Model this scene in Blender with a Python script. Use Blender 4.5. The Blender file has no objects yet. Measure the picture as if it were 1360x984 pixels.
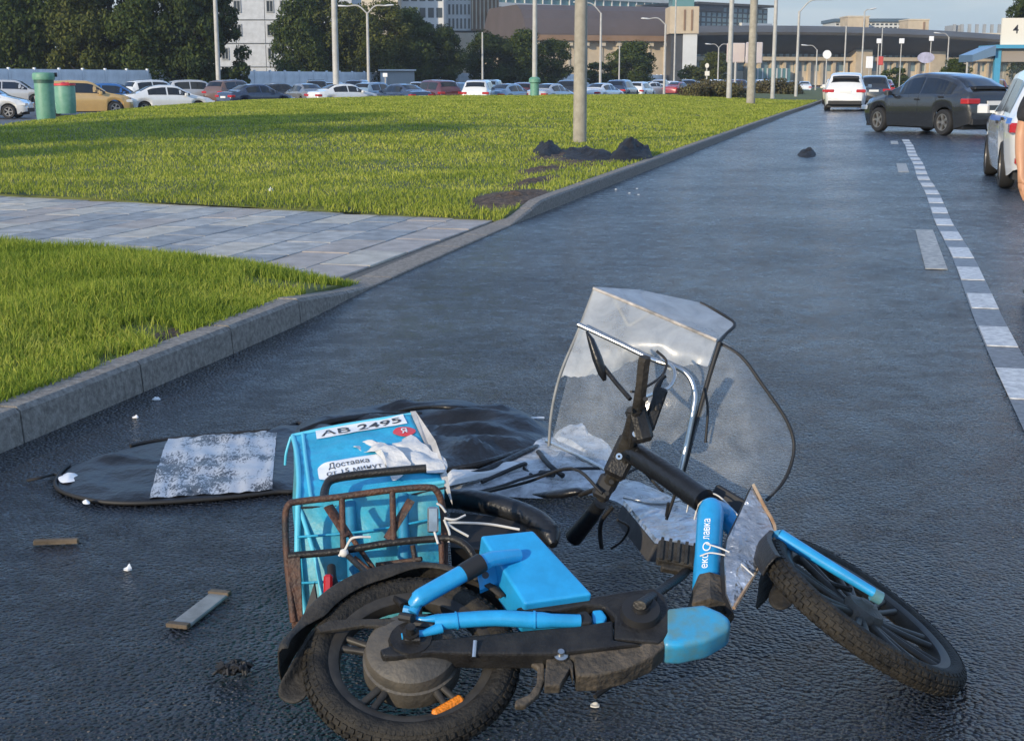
import bpy, math, random
import numpy as np
from mathutils import Vector, Matrix, noise as mnoise
random.seed(7); RNG = np.random.default_rng(7)
R = math.radians
scene = bpy.context.scene
COL = scene.collection

# ------------------------------------------------------------------ camera, light
F = 1835.0; PITCH = R(11.9); HC = 1.5
cam = bpy.data.cameras.new('camera'); camo = bpy.data.objects.new('camera', cam); COL.objects.link(camo)
cam.sensor_width = 36; cam.lens = F / 1360 * 36; cam.clip_start = .05; cam.clip_end = 6000
camo.location = (0, 0, HC); camo.rotation_euler = (R(90) - PITCH, 0, 0)
scene.camera = camo
SUN_AZ = Vector((-.62, -.78)).normalized(); SUN_EL = R(17)
TO_SUN = Vector((SUN_AZ.x * math.cos(SUN_EL), SUN_AZ.y * math.cos(SUN_EL), math.sin(SUN_EL)))
world = bpy.data.worlds.new('World'); scene.world = world; world.use_nodes = True
nt = world.node_tree; nt.nodes.clear()
def wn(t, **k):
    n = nt.nodes.new(t)
    for a, b in k.items(): setattr(n, a, b)
    return n
sky = wn('ShaderNodeTexSky', sky_type='NISHITA', sun_disc=False, sun_elevation=SUN_EL, sun_rotation=math.atan2(SUN_AZ.x, SUN_AZ.y), air_density=1.1, dust_density=.25, ozone_density=3.2)
tc = wn('ShaderNodeTexCoord'); mp = wn('ShaderNodeMapping'); mp.inputs['Scale'].default_value = (1.6, 1.6, 7)
cn = wn('ShaderNodeTexNoise'); cn.inputs['Scale'].default_value = 1.7; cn.inputs['Detail'].default_value = 7; cn.inputs['Roughness'].default_value = .55
cr_ = wn('ShaderNodeValToRGB'); cr_.color_ramp.elements[0].position = .42; cr_.color_ramp.elements[1].position = .68
cr_.color_ramp.elements[0].color = (.10, .10, .10, 1); cr_.color_ramp.elements[1].color = (.9, .9, .9, 1)
mx = wn('ShaderNodeMixRGB'); c2_ = wn('ShaderNodeTexNoise'); c2_.inputs['Scale'].default_value = 3.2; c2_.inputs['Detail'].default_value = 6; c2r = wn('ShaderNodeValToRGB'); c2r.color_ramp.elements[0].position = .40; c2r.color_ramp.elements[1].position = .64; c2r.color_ramp.elements[0].color = (1.95, 2.35, 2.6, 1); c2r.color_ramp.elements[1].color = (2.85, 3.0, 2.95, 1)
bg = wn('ShaderNodeBackground'); bg.inputs['Strength'].default_value = .15
wo = wn('ShaderNodeOutputWorld')
L = nt.links.new
mp.inputs['Scale'].default_value = (1.6, 1.6, 9); L(mp.outputs[0], c2_.inputs['Vector']); L(c2_.outputs['Fac'], c2r.inputs[0]); L(c2r.outputs[0], mx.inputs['Color2']); L(tc.outputs['Generated'], mp.inputs['Vector']); L(mp.outputs[0], cn.inputs['Vector']); L(cn.outputs['Fac'], cr_.inputs[0])
tn = wn('ShaderNodeMixRGB', blend_type='MULTIPLY'); tn.inputs[0].default_value = 1; tn.inputs['Color2'].default_value = (.72, .95, 1.22, 1); L(sky.outputs[0], tn.inputs['Color1']); L(tn.outputs[0], mx.inputs['Color1']); sx_ = wn('ShaderNodeSeparateXYZ'); L(tc.outputs['Generated'], sx_.inputs[0])
al = wn('ShaderNodeMapRange'); al.inputs[1].default_value = .06; al.inputs[2].default_value = .26; al.inputs[3].default_value = .97; al.inputs[4].default_value = 0; L(sx_.outputs[2], al.inputs[0])
ml = wn('ShaderNodeMath', operation='MAXIMUM'); L(cr_.outputs[0], ml.inputs[0]); L(al.outputs[0], ml.inputs[1]); L(ml.outputs[0], mx.inputs['Fac']); L(mx.outputs[0], bg.inputs['Color']); L(bg.outputs[0], wo.inputs[0])
sl = bpy.data.lights.new('sun', 'SUN'); sl.energy = 2.4; sl.angle = R(.9); sl.color = (1, .84, .61)
so = bpy.data.objects.new('sun', sl); COL.objects.link(so); so.rotation_euler = TO_SUN.to_track_quat('Z', 'Y').to_euler(); so.location = (-30, -40, 30)
scene.view_settings.view_transform = 'Standard'; scene.view_settings.look = 'None'
scene.view_settings.exposure = .92; scene.view_settings.gamma = 1

# ------------------------------------------------------------------ helpers: pixels of the photo <-> places on the ground
def ray(px, py):
    x = (px - 680) / F; y = (492 - py) / F
    return Vector((x, math.cos(PITCH) + y * math.sin(PITCH), -math.sin(PITCH) + y * math.cos(PITCH)))
def at(px, py, Y):
    r = ray(px, py); t = Y / r.y
    return Vector((r.x * t, Y, HC + r.z * t))
def gz(px, py, z=0.0):
    r = ray(px, py); t = (z - HC) / r.z
    return Vector((r.x * t, r.y * t, z))
TH = math.atan2(485, 1875); DX, DY = math.sin(TH), math.cos(TH)
def W(s, t, z=0.0):                                    # road frame: s along the road, t to the left
    return Vector((s * DX - t * DY, s * DY + t * DX, z))
def xat(px, Y): return (px - 680) / F * (Y * math.cos(PITCH) + 1.2 * math.sin(PITCH))
def lerp(a, b, f): return a + (b - a) * f
def sst(x): x = max(0., min(1., x)); return x * x * (3 - 2 * x)

# ------------------------------------------------------------------ materials
MATS = {}
def mat(name, col, rough=.6, metal=0., var=.0, vscale=8., bump=0., bscale=60., col2=None, spec=.5, coat=0., coords='Object', trans=0., sheen=0.):
    m = bpy.data.materials.new(name); m.use_nodes = True; MATS[name] = m
    t = m.node_tree; b = t.nodes['Principled BSDF']
    b.inputs['Base Color'].default_value = (*col, 1); b.inputs['Roughness'].default_value = rough
    b.inputs['Metallic'].default_value = metal; b.inputs['Specular IOR Level'].default_value = spec
    b.inputs['Coat Weight'].default_value = coat; b.inputs['Coat Roughness'].default_value = .08
    b.inputs['Transmission Weight'].default_value = trans
    c = t.nodes.new('ShaderNodeTexCoord')
    if var or col2:
        n = t.nodes.new('ShaderNodeTexNoise'); n.inputs['Scale'].default_value = vscale; n.inputs['Detail'].default_value = 6; n.inputs['Roughness'].default_value = .62
        t.links.new(c.outputs[coords], n.inputs['Vector'])
        r = t.nodes.new('ShaderNodeValToRGB'); r.color_ramp.elements[0].position = .36; r.color_ramp.elements[1].position = .66
        a = col2 if col2 else [x * (1 - var) for x in col]
        e = col if col2 else [min(1, x * (1 + var)) for x in col]
        r.color_ramp.elements[0].color = (*a, 1); r.color_ramp.elements[1].color = (*e, 1)
        t.links.new(n.outputs['Fac'], r.inputs[0]); t.links.new(r.outputs[0], b.inputs['Base Color'])
        mr = t.nodes.new('ShaderNodeMapRange'); mr.inputs[3].default_value = min(1, rough * 1.25); mr.inputs[4].default_value = rough * .8
        t.links.new(n.outputs['Fac'], mr.inputs[0]); t.links.new(mr.outputs[0], b.inputs['Roughness'])
    if bump:
        n2 = t.nodes.new('ShaderNodeTexNoise'); n2.inputs['Scale'].default_value = bscale; n2.inputs['Detail'].default_value = 4
        t.links.new(c.outputs[coords], n2.inputs['Vector'])
        bp_ = t.nodes.new('ShaderNodeBump'); bp_.inputs['Strength'].default_value = bump; bp_.inputs['Distance'].default_value = .02
        t.links.new(n2.outputs['Fac'], bp_.inputs['Height']); t.links.new(bp_.outputs[0], b.inputs['Normal'])
    return m

def road_material():
    m = bpy.data.materials.new('wet_asphalt'); m.use_nodes = True; t = m.node_tree; b = t.nodes['Principled BSDF']
    N = t.nodes.new; K = t.links.new
    c = N('ShaderNodeTexCoord')
    big = N('ShaderNodeTexNoise'); big.inputs['Scale'].default_value = .55; big.inputs['Detail'].default_value = 5; big.inputs['Roughness'].default_value = .6
    K(c.outputs['Object'], big.inputs['Vector'])
    v = N('ShaderNodeTexVoronoi'); v.feature = 'SMOOTH_F1'; v.inputs['Scale'].default_value = 76; v.inputs['Smoothness'].default_value = .35; K(c.outputs['Object'], v.inputs['Vector'])
    f = N('ShaderNodeTexNoise'); f.inputs['Scale'].default_value = 70; f.inputs['Detail'].default_value = 5; f.inputs['Roughness'].default_value = .7; K(c.outputs['Object'], f.inputs['Vector'])
    mid = N('ShaderNodeTexNoise'); mid.inputs['Scale'].default_value = 16; mid.inputs['Detail'].default_value = 4; K(c.outputs['Object'], mid.inputs['Vector'])
    r = N('ShaderNodeValToRGB'); r.color_ramp.elements[0].color = (.002, .0026, .004, 1); r.color_ramp.elements[1].color = (.015, .020, .033, 1)
    r.color_ramp.elements[0].position = .3; r.color_ramp.elements[1].position = .7
    sepc = N('ShaderNodeSeparateColor'); K(v.outputs['Color'], sepc.inputs[0]); mxf = N('ShaderNodeMath'); mxf.operation = 'MULTIPLY_ADD'; mxf.inputs[1].default_value = .6; K(sepc.outputs[0], mxf.inputs[0]); hf_ = N('ShaderNodeMath'); hf_.operation = 'MULTIPLY'; hf_.inputs[1].default_value = .5; K(f.outputs['Fac'], hf_.inputs[0]); K(hf_.outputs[0], mxf.inputs[2]); K(mxf.outputs[0], r.inputs[0]); K(r.outputs[0], b.inputs['Base Color'])
    mr = N('ShaderNodeMapRange'); mr.inputs[1].default_value = .36; mr.inputs[2].default_value = .62; mr.inputs[3].default_value = .5; mr.inputs[4].default_value = .36
    spk = N('ShaderNodeTexNoise'); spk.inputs['Scale'].default_value = 5.5; spk.inputs['Detail'].default_value = 5; spk.inputs['Roughness'].default_value = .75; K(c.outputs['Object'], spk.inputs['Vector']); crm = N('ShaderNodeMapRange'); crm.inputs[1].default_value = .38; crm.inputs[2].default_value = .62; crm.inputs[3].default_value = .12; crm.inputs[4].default_value = .30; K(spk.outputs['Fac'], crm.inputs[0]); K(crm.outputs[0], b.inputs['Coat Roughness'])
    cw = N('ShaderNodeMapRange'); cw.inputs[1].default_value = .34; cw.inputs[2].default_value = .6; cw.inputs[3].default_value = .72; cw.inputs[4].default_value = 1.; K(big.outputs['Fac'], cw.inputs[0]); K(cw.outputs[0], b.inputs['Coat Weight'])
    K(big.outputs['Fac'], mr.inputs[0]); K(mr.outputs[0], b.inputs['Roughness'])
    b.inputs['Specular IOR Level'].default_value = .18; b.inputs['Coat Weight'].default_value = .8; b.inputs['Coat Roughness'].default_value = .17; b.inputs['Coat IOR'].default_value = 1.37
    a1 = N('ShaderNodeMath'); a1.operation = 'MULTIPLY_ADD'; a1.inputs[1].default_value = -1.5; K(v.outputs['Distance'], a1.inputs[0]); a0 = N('ShaderNodeMath'); a0.operation = 'MULTIPLY'; a0.inputs[1].default_value = .22; K(f.outputs['Fac'], a0.inputs[0]); K(a0.outputs[0], a1.inputs[2])
    a2 = N('ShaderNodeMath'); a2.operation = 'MULTIPLY_ADD'; a2.inputs[1].default_value = .45; K(mid.outputs['Fac'], a2.inputs[0]); K(a1.outputs[0], a2.inputs[2])
    bu = N('ShaderNodeBump'); bu.inputs['Strength'].default_value = 1.; bu.inputs['Distance'].default_value = .016
    K(a2.outputs[0], bu.inputs['Height']); K(bu.outputs[0], b.inputs['Normal']); K(bu.outputs[0], b.inputs['Coat Normal'])
    return m

def leaf_material(name, c1, c2, c3, transl=.35, rough=.55):
    m = bpy.data.materials.new(name); m.use_nodes = True; t = m.node_tree; b = t.nodes['Principled BSDF']
    N = t.nodes.new; K = t.links.new
    g = N('ShaderNodeNewGeometry'); r = N('ShaderNodeValToRGB')
    r.color_ramp.elements[0].color = (*c1, 1); r.color_ramp.elements[1].color = (*c3, 1); e = r.color_ramp.elements.new(.5); e.color = (*c2, 1)
    c = N('ShaderNodeTexCoord'); n = N('ShaderNodeTexNoise'); n.inputs['Scale'].default_value = .9; n.inputs['Detail'].default_value = 5
    K(c.outputs['Object'], n.inputs['Vector'])
    a = N('ShaderNodeMath'); a.operation = 'MULTIPLY_ADD'; a.inputs[1].default_value = .8; K(g.outputs['Random Per Island'], a.inputs[0])
    s = N('ShaderNodeMath'); s.operation = 'MULTIPLY_ADD'; s.inputs[1].default_value = 1.6; s.inputs[2].default_value = -.70; K(n.outputs['Fac'], s.inputs[0]); K(s.outputs[0], a.inputs[2])
    K(a.outputs[0], r.inputs[0]); K(r.outputs[0], b.inputs['Base Color']); b.inputs['Roughness'].default_value = rough; b.inputs['Specular IOR Level'].default_value = .08
    tr = N('ShaderNodeBsdfTranslucent'); K(r.outputs[0], tr.inputs[0]); mix = N('ShaderNodeMixShader'); mix.inputs[0].default_value = transl
    K(b.outputs[0], mix.inputs[1]); K(tr.outputs[0], mix.inputs[2]); K(mix.outputs[0], t.nodes['Material Output'].inputs[0])
    return m

def film_material(name, clear, tint, rough, bmp=.06, scale=14., alpha_var=.25):
    """plastic film: part see-through, part milky, glossy on top, with streaks"""
    m = bpy.data.materials.new(name); m.use_nodes = True; t = m.node_tree; N = t.nodes.new; K = t.links.new
    b = t.nodes['Principled BSDF']; b.inputs['Base Color'].default_value = (*tint, 1); b.inputs['Roughness'].default_value = rough
    b.inputs['Specular IOR Level'].default_value = .6
    tr = N('ShaderNodeBsdfTransparent'); tr.inputs[0].default_value = (.93, .95, .96, 1)
    c = N('ShaderNodeTexCoord'); n = N('ShaderNodeTexNoise'); n.inputs['Scale'].default_value = scale; n.inputs['Detail'].default_value = 7; n.inputs['Roughness'].default_value = .65; n.inputs['Distortion'].default_value = .6
    K(c.outputs['Object'], n.inputs['Vector'])
    mr = N('ShaderNodeMapRange'); mr.inputs[1].default_value = .35; mr.inputs[2].default_value = .7; mr.inputs[3].default_value = max(0, 1 - clear - alpha_var); mr.inputs[4].default_value = min(1, 1 - clear + alpha_var)
    K(n.outputs['Fac'], mr.inputs[0])
    bu = N('ShaderNodeBump'); bu.inputs['Strength'].default_value = bmp; bu.inputs['Distance'].default_value = .02; K(n.outputs['Fac'], bu.inputs['Height']); K(bu.outputs[0], b.inputs['Normal'])
    mix = N('ShaderNodeMixShader'); K(mr.outputs[0], mix.inputs[0]); K(tr.outputs[0], mix.inputs[1]); K(b.outputs[0], mix.inputs[2])
    K(mix.outputs[0], t.nodes['Material Output'].inputs[0])
    return m

M_ROAD = road_material()
M_GROUND = mat('ground_soil', (.10, .11, .06), .9, var=.3, vscale=.6)
M_LOT = mat('lot_asphalt', (.06, .06, .064), .5, var=.2, vscale=.4, bump=.2, bscale=30)
M_SOIL = mat('lawn_soil', (.11, .13, .026), .95, col2=(.075, .085, .022), vscale=1.3, bump=.6, bscale=25)
M_MUD = mat('bare_mud', (.085, .054, .033), .9, var=.6, vscale=14, bump=1, bscale=40)
M_GRASS = leaf_material('grass_blades', (.12, .18, .026), (.27, .34, .042), (.46, .465, .095), .35)
M_GRASSF = leaf_material('lawn_blades', (.15, .205, .034), (.32, .37, .050), (.52, .51, .11), .35)
M_KERB = mat('kerb_granite', (.32, .295, .26), .85, vscale=34, bump=.3, bscale=90, col2=(.17, .152, .134), spec=.15)
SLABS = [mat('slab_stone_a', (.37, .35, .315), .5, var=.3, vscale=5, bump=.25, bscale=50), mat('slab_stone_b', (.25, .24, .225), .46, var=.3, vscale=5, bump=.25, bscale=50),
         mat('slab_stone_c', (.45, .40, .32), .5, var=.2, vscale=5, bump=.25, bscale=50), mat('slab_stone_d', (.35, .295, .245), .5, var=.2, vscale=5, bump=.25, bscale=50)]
M_MARK = mat('road_paint', (.70, .71, .70), .5, var=.0, vscale=22, bump=.4, bscale=90, col2=(.40, .41, .42))
M_MARKOLD = mat('road_paint_worn', (.50, .49, .44), .55, vscale=16, bump=.4, bscale=90, col2=(.20, .20, .20))
M_MARKGREY = mat('road_paint_grey', (.21, .225, .24), .45, vscale=22, bump=.4, bscale=90, col2=(.11, .118, .13))
M_BLUE = mat('blue_paint', (.018, .30, .62), .34, var=.12, vscale=14, coat=.25, bump=.04, bscale=200)
M_BLUED = mat('blue_paint_dirty', (.022, .30, .56), .4, col2=(.10, .22, .24), vscale=16, coat=.2)
M_BAG = mat('cyan_bag_fabric', (.026, .36, .58), .5, var=.14, vscale=9, bump=.5, bscale=16)
M_BAGD = mat('cyan_bag_soiled', (.030, .39, .56), .5, col2=(.085, .27, .30), vscale=7, bump=.5, bscale=18)
M_PIPE = mat('cyan_piping', (.10, .50, .66), .4)
M_WHITEP = mat('white_print', (.78, .80, .82), .5, var=.06, vscale=30)
M_INK = mat('dark_print', (.035, .035, .04), .5)
M_REDP = mat('red_print', (.62, .05, .06), .45)
M_PLASTIC = mat('black_plastic', (.011, .011, .012), .4, col2=(.026, .025, .024), vscale=18, bump=.2, bscale=120, spec=.3)
M_DUSTY = mat('dusty_plastic', (.050, .045, .038), .65, col2=(.018, .017, .016), vscale=12, bump=.3, bscale=90, spec=.3)
M_DIRT = mat('dirty_casting', (.12, .095, .068), .75, col2=(.03, .027, .023), vscale=14, bump=.5, bscale=70)
M_RUBBER = mat('tyre_rubber', (.009, .009, .009), .7, col2=(.034, .030, .024), vscale=20, bump=.4, bscale=110, spec=.3)
M_RIM = mat('rim_black', (.022, .021, .020), .45, col2=(.05, .046, .04), vscale=18, spec=.3)
M_HUB = mat('motor_shell', (.045, .042, .037), .55, col2=(.095, .083, .066), vscale=12, bump=.2, bscale=90)
M_STEEL = mat('steel', (.55, .55, .54), .3, 1., var=.15, vscale=30)
M_RUST = mat('rusty_tube', (.022, .020, .020), .6, col2=(.11, .046, .024), vscale=16, bump=.4, bscale=90)
M_VINYL = mat('black_vinyl', (.010, .011, .013), .32, var=.2, vscale=10, bump=.15, bscale=60)
M_COVER = mat('black_rain_fabric', (.006, .0065, .008), .36, col2=(.014, .015, .018), vscale=7, bump=.6, bscale=14, spec=.35)
M_FOIL = mat('foil', (.50, .52, .55), .34, .8, var=.3, vscale=9, bump=1.0, bscale=11)
for n_ in M_FOIL.node_tree.nodes:
    if n_.type == 'BUMP': n_.inputs['Distance'].default_value = .06
M_FOAM = mat('grey_foam', (.05, .048, .048), .8, var=.2, vscale=20)
M_STRING = mat('white_string', (.62, .60, .56), .8)
M_ORANGE = mat('orange_reflector', (.75, .21, .01), .25, bump=.4, bscale=160)
M_LENSR = mat('red_lens', (.42, .015, .02), .2, coat=.5)
M_PAPER = mat('white_plastic_sheet', (.60, .595, .58), .5, var=.06, vscale=8, bump=.9, bscale=14)
M_FILM_A = film_material('milky_film', .56, (.58, .61, .64), .28, scale=9, alpha_var=.14)
M_FILM_B = film_material('clear_film', .85, (.62, .66, .70), .10, scale=11, alpha_var=.06)
M_FILM_C = film_material('crumpled_film', .34, (.60, .62, .65), .25, bmp=.4, scale=16, alpha_var=.3)
M_WOODD = mat('dark_wood', (.10, .075, .05), .75, var=.4, vscale=25)
M_GREYB = mat('grey_strip', (.22, .225, .22), .6, var=.2, vscale=20)
M_POLE = mat('pole_paint', (.42, .41, .38), .55, var=.12, vscale=2.5)
M_POLEB = mat('pole_concrete', (.33, .30, .24), .75, var=.18, vscale=4, bump=.2, bscale=30)
M_GREEN = mat('green_paint', (.10, .27, .18), .5, col2=(.16, .33, .24), vscale=6)
M_GREEND = mat('green_dark_paint', (.035, .10, .075), .5)
M_LAMP = mat('lamp_grey', (.6, .6, .58), .4)
M_BARK = mat('bark', (.075, .06, .045), .9, var=.4, vscale=8)
M_LEAF = [leaf_material('leaves_dark', (.018, .032, .010), (.036, .056, .015), (.075, .095, .025), .2),
          leaf_material('leaves_mid', (.024, .042, .011), (.050, .074, .017), (.105, .125, .03), .2),
          leaf_material('leaves_olive', (.035, .048, .012), (.075, .09, .021), (.14, .145, .036), .2)]
M_BRUSH = leaf_material('dry_brush', (.06, .05, .03), (.12, .10, .05), (.16, .15, .06), .2)
M_PANELW = mat('panel_concrete', (.44, .46, .48), .75, var=.10, vscale=1.2)
M_FENCE = mat('fence_concrete', (.72, .74, .76), .8, var=.12, vscale=.9)
M_WIN = mat('window_glass', (.035, .045, .055), .12, spec=.6)
M_WINL = mat('window_glass_pale', (.16, .23, .25), .12, spec=.6)
M_WINT = mat('window_glass_teal', (.10, .22, .23), .1, spec=.6)
M_BEIGE = mat('beige_facade', (.50, .41, .29), .8, var=.12, vscale=.3)
M_CREAM = mat('cream_facade', (.55, .48, .37), .8, var=.10, vscale=.3)
M_WHITEF = mat('white_facade', (.55, .56, .55), .7, var=.06, vscale=.3)
M_GREYF = mat('grey_facade', (.30, .31, .31), .75, var=.1, vscale=.3)
M_BROWNR = mat('brown_roof', (.095, .075, .07), .6, var=.10, vscale=.15)
M_DARKR = mat('dark_eaves', (.10, .09, .075), .75, var=.12, vscale=.1)
M_BROWNF = mat('brown_facade', (.24, .15, .09), .8, var=.1, vscale=.3)
M_DARKF = mat('dark_cladding', (.045, .047, .05), .5, var=.2, vscale=.3)
M_SKYB = mat('shelter_blue', (.07, .30, .46), .35, coat=.3)
M_SIGN = mat('sign_cream', (.74, .70, .60), .5)
M_SIGNW = mat('sign_white', (.80, .80, .80), .5)
M_SIGNV = mat('sign_violet', (.40, .39, .50), .5, var=.25, vscale=1.5)
M_SIGNP = mat('poster_pale', (.58, .52, .48), .6, col2=(.42, .37, .38), vscale=.5)
M_SKIN = mat('skin', (.52, .27, .15), .5, var=.06, vscale=12)
M_SHIRT = mat('black_shirt', (.022, .022, .026), .85, var=.3, vscale=14)
M_PANTS = mat('dark_trousers', (.03, .034, .045), .85, var=.2, vscale=14)
M_SHOE = mat('dark_shoes', (.03, .03, .03), .6)
M_HAIR = mat('brown_hair', (.03, .02, .012), .6)
M_CARWIN = mat('car_glass', (.012, .014, .017), .06, spec=.7)
M_TYRE = mat('car_tyre', (.018, .018, .019), .75)
M_ALLOY = mat('alloy', (.32, .31, .30), .35, .7)
M_TRIM = mat('car_trim', (.013, .013, .014), .6)
M_HEADL = mat('headlamp', (.6, .62, .64), .1, coat=.5)
M_PLATE = mat('number_plate', (.70, .70, .68), .45)
PAINT = {}
def paint(name, c, metal=.1):
    if name not in PAINT: PAINT[name] = mat('car_paint_' + name, c, .25, metal, var=.04, vscale=3, coat=1.)
    return PAINT[name]
for n_, c_ in dict(white=(.72, .72, .70), cream=(.66, .61, .50), silver=(.42, .43, .44), grey=(.16, .165, .17), dark=(.022, .024, .028), black=(.02, .02, .022), navy=(.025, .04, .08), blue=(.02, .10, .30), paleblue=(.20, .29, .38), red=(.28, .03, .03), brown=(.14, .085, .065), maroon=(.10, .03, .035), taxi=(.55, .36, .14), beige=(.45, .38, .28)).items():
    paint(n_, c_)

# ------------------------------------------------------------------ mesh helpers
ORG = {}
class MB:
    def __init__(s): s.v = []; s.f = []
    def add(s, vs, fs):
        o = len(s.v); s.v += [Vector(v) for v in vs]; s.f += [tuple(i + o for i in f) for f in fs]; return s
    def box(s, lo, hi, M=None):
        x0, y0, z0 = lo; x1, y1, z1 = hi
        vs = [Vector(p) for p in ((x0, y0, z0), (x1, y0, z0), (x1, y1, z0), (x0, y1, z0), (x0, y0, z1), (x1, y0, z1), (x1, y1, z1), (x0, y1, z1))]
        if M is not None: vs = [M @ v for v in vs]
        return s.add(vs, [(0, 3, 2, 1), (4, 5, 6, 7), (0, 1, 5, 4), (1, 2, 6, 5), (2, 3, 7, 6), (3, 0, 4, 7)])
    def bbox(s, lo, hi, b=.01, M=None):               # box with chamfered top and side edges
        x0, y0, z0 = lo; x1, y1, z1 = hi; vs = []; fs = []
        def ring(z, i): return [(x0 + i, y0, z), (x1 - i, y0, z), (x1, y0 + i, z), (x1, y1 - i, z), (x1 - i, y1, z), (x0 + i, y1, z), (x0, y1 - i, z), (x0, y0 + i, z)]
        r0 = ring(z0, b); r1 = ring(z1 - b, b)
        r2 = [(min(max(x, x0 + b), x1 - b), min(max(y, y0 + b), y1 - b), z1) for x, y, z in ring(z1, b)]
        vs = r0 + r1 + r2
        for k in range(2):
            for i in range(8): fs.append((k * 8 + i, k * 8 + (i + 1) % 8, k * 8 + 8 + (i + 1) % 8, k * 8 + 8 + i))
        fs.append(tuple(reversed(range(8)))); fs.append(tuple(range(16, 24)))
        vs = [Vector(v) for v in vs]
        if M is not None: vs = [M @ v for v in vs]
        return s.add(vs, fs)
    def tube(s, pts, r, seg=10, flat=1.0, up=None, cap=True):
        pts = [Vector(p) for p in pts]; n = len(pts); rs = r if isinstance(r, (list, tuple)) else [r] * n
        vs = []; fs = []; prev = None
        for i, p in enumerate(pts):
            t = (pts[min(i + 1, n - 1)] - pts[max(i - 1, 0)]).normalized()
            if prev is None:
                a = Vector(up) if up is not None else (Vector((0, 0, 1)) if abs(t.z) < .9 else Vector((0, 1, 0)))
            else: a = prev
            a = (a - t * a.dot(t)).normalized(); b = t.cross(a); prev = a
            for k in range(seg):
                q = 2 * math.pi * k / seg
                vs.append(p + (a * math.cos(q) * flat + b * math.sin(q)) * rs[i])
        for i in range(n - 1):
            for k in range(seg):
                k2 = (k + 1) % seg; fs.append((i * seg + k, i * seg + k2, (i + 1) * seg + k2, (i + 1) * seg + k))
        if cap: fs.append(tuple(reversed(range(seg)))); fs.append(tuple(range((n - 1) * seg, n * seg)))
        return s.add(vs, fs)
    def lathe(s, prof, M=None, seg=32, a0=0., a1=2 * math.pi):     # prof: (radius, z)
        full = abs(a1 - a0 - 2 * math.pi) < 1e-6; m = len(prof); vs = []; fs = []
        ns = seg if full else seg + 1
        for k in range(ns):
            q = a0 + (a1 - a0) * k / seg
            for r, z in prof:
                v = Vector((r * math.cos(q), r * math.sin(q), z)); vs.append(M @ v if M is not None else v)
        for k in range(seg):
            k2 = (k + 1) % ns
            for j in range(m - 1): fs.append((k * m + j, k2 * m + j, k2 * m + j + 1, k * m + j + 1))
        return s.add(vs, fs)
    def prism(s, top, down):                            # closed polygon + vector to its other side
        n = len(top); top = [Vector(p) for p in top]; d = Vector(down); vs = top + [p + d for p in top]
        fs = [tuple(range(n)), tuple(reversed(range(n, 2 * n)))] + [(i, n + i, n + (i + 1) % n, (i + 1) % n) for i in range(n)]
        return s.add(vs, fs)
    def grid(s, fn, nu, nv):
        vs = [fn(i / nu, j / nv) for j in range(nv + 1) for i in range(nu + 1)]; w = nu + 1
        return s.add(vs, [(j * w + i, j * w + i + 1, (j + 1) * w + i + 1, (j + 1) * w + i) for j in range(nv) for i in range(nu)])
    def fan(s, outline, height, rings=8):               # star-shaped sheet: height(p, f) with f 0 centre .. 1 edge
        n = len(outline); c = sum((Vector(p) for p in outline), Vector()) / n; vs = [height(c.copy(), 0.)]; fs = []
        for k in range(1, rings + 1):
            f = k / rings
            for p in outline: vs.append(height(c.lerp(Vector(p), f), f))
        for i in range(n): fs.append((0, 1 + i, 1 + (i + 1) % n))
        for k in range(rings - 1):
            for i in range(n):
                a = 1 + k * n; b = a + n; j = (i + 1) % n; fs.append((a + i, b + i, b + j, a + j))
        return s.add(vs, fs)
    def build(s, name, m, parent=None, smooth=None, fixn=True):
        o0 = ORG.get(parent.name, Vector()) if parent is not None else Vector()
        me = bpy.data.meshes.new(name); me.from_pydata([tuple(v - o0) for v in s.v], [], s.f)
        if fixn:
            import bmesh
            bm = bmesh.new(); bm.from_mesh(me); bmesh.ops.recalc_face_normals(bm, faces=bm.faces); bm.to_mesh(me); bm.free()
        me.materials.append(m)
        if smooth is not None:
            me.shade_smooth()
            try: me.set_sharp_from_angle(angle=R(smooth))
            except Exception: pass
        o = bpy.data.objects.new(name, me); COL.objects.link(o)
        if parent is not None: o.parent = parent; ORG[o.name] = o0
        return o
def link(name, me, parent=None, loc=None):
    o = bpy.data.objects.new(name, me); COL.objects.link(o)
    if parent is not None: o.parent = parent; ORG[o.name] = ORG.get(parent.name, Vector())
    if loc is not None: o.location = loc
    return o
def tag(o, label=None, cat=None, group=None, kind=None):
    for k, v in (('label', label), ('category', cat), ('group', group), ('kind', kind)):
        if v: o[k] = v
    return o
def thing(name, label, cat, loc=(0, 0, 0), rz=0., group=None, local=False):
    o = bpy.data.objects.new(name, None); COL.objects.link(o); o.location = loc; o.rotation_euler = (0, 0, rz); o.empty_display_size = .2
    ORG[o.name] = Vector() if local else Vector(loc)     # local: parts are given in the thing's own frame
    return tag(o, label, cat, group)
def struct(o): return tag(o, kind='structure')
def cr(pts, n=6):                                        # Catmull-Rom through the points
    P = [Vector(p) for p in pts]; P = [P[0] * 2 - P[1]] + P + [P[-1] * 2 - P[-2]]; out = []
    for i in range(1, len(P) - 2):
        for k in range(n):
            t = k / n; a, b, c, d = P[i - 1:i + 3]
            out.append(.5 * ((2 * b) + (c - a) * t + (2 * a - 5 * b + 4 * c - d) * t * t + (3 * b - a - 3 * c + d) * t ** 3))
    return out + [P[-2]]
def closed(pts, per=8):
    out = []; n = len(pts)
    for i in range(n):
        for k in range(per):
            t = k / per; a, b, c, d = (Vector(pts[(i + q) % n]) for q in (-1, 0, 1, 2))
            out.append(.5 * ((2 * b) + (c - a) * t + (2 * a - 5 * b + 4 * c - d) * t * t + (3 * b - a - 3 * c + d) * t ** 3))
    return out
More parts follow.
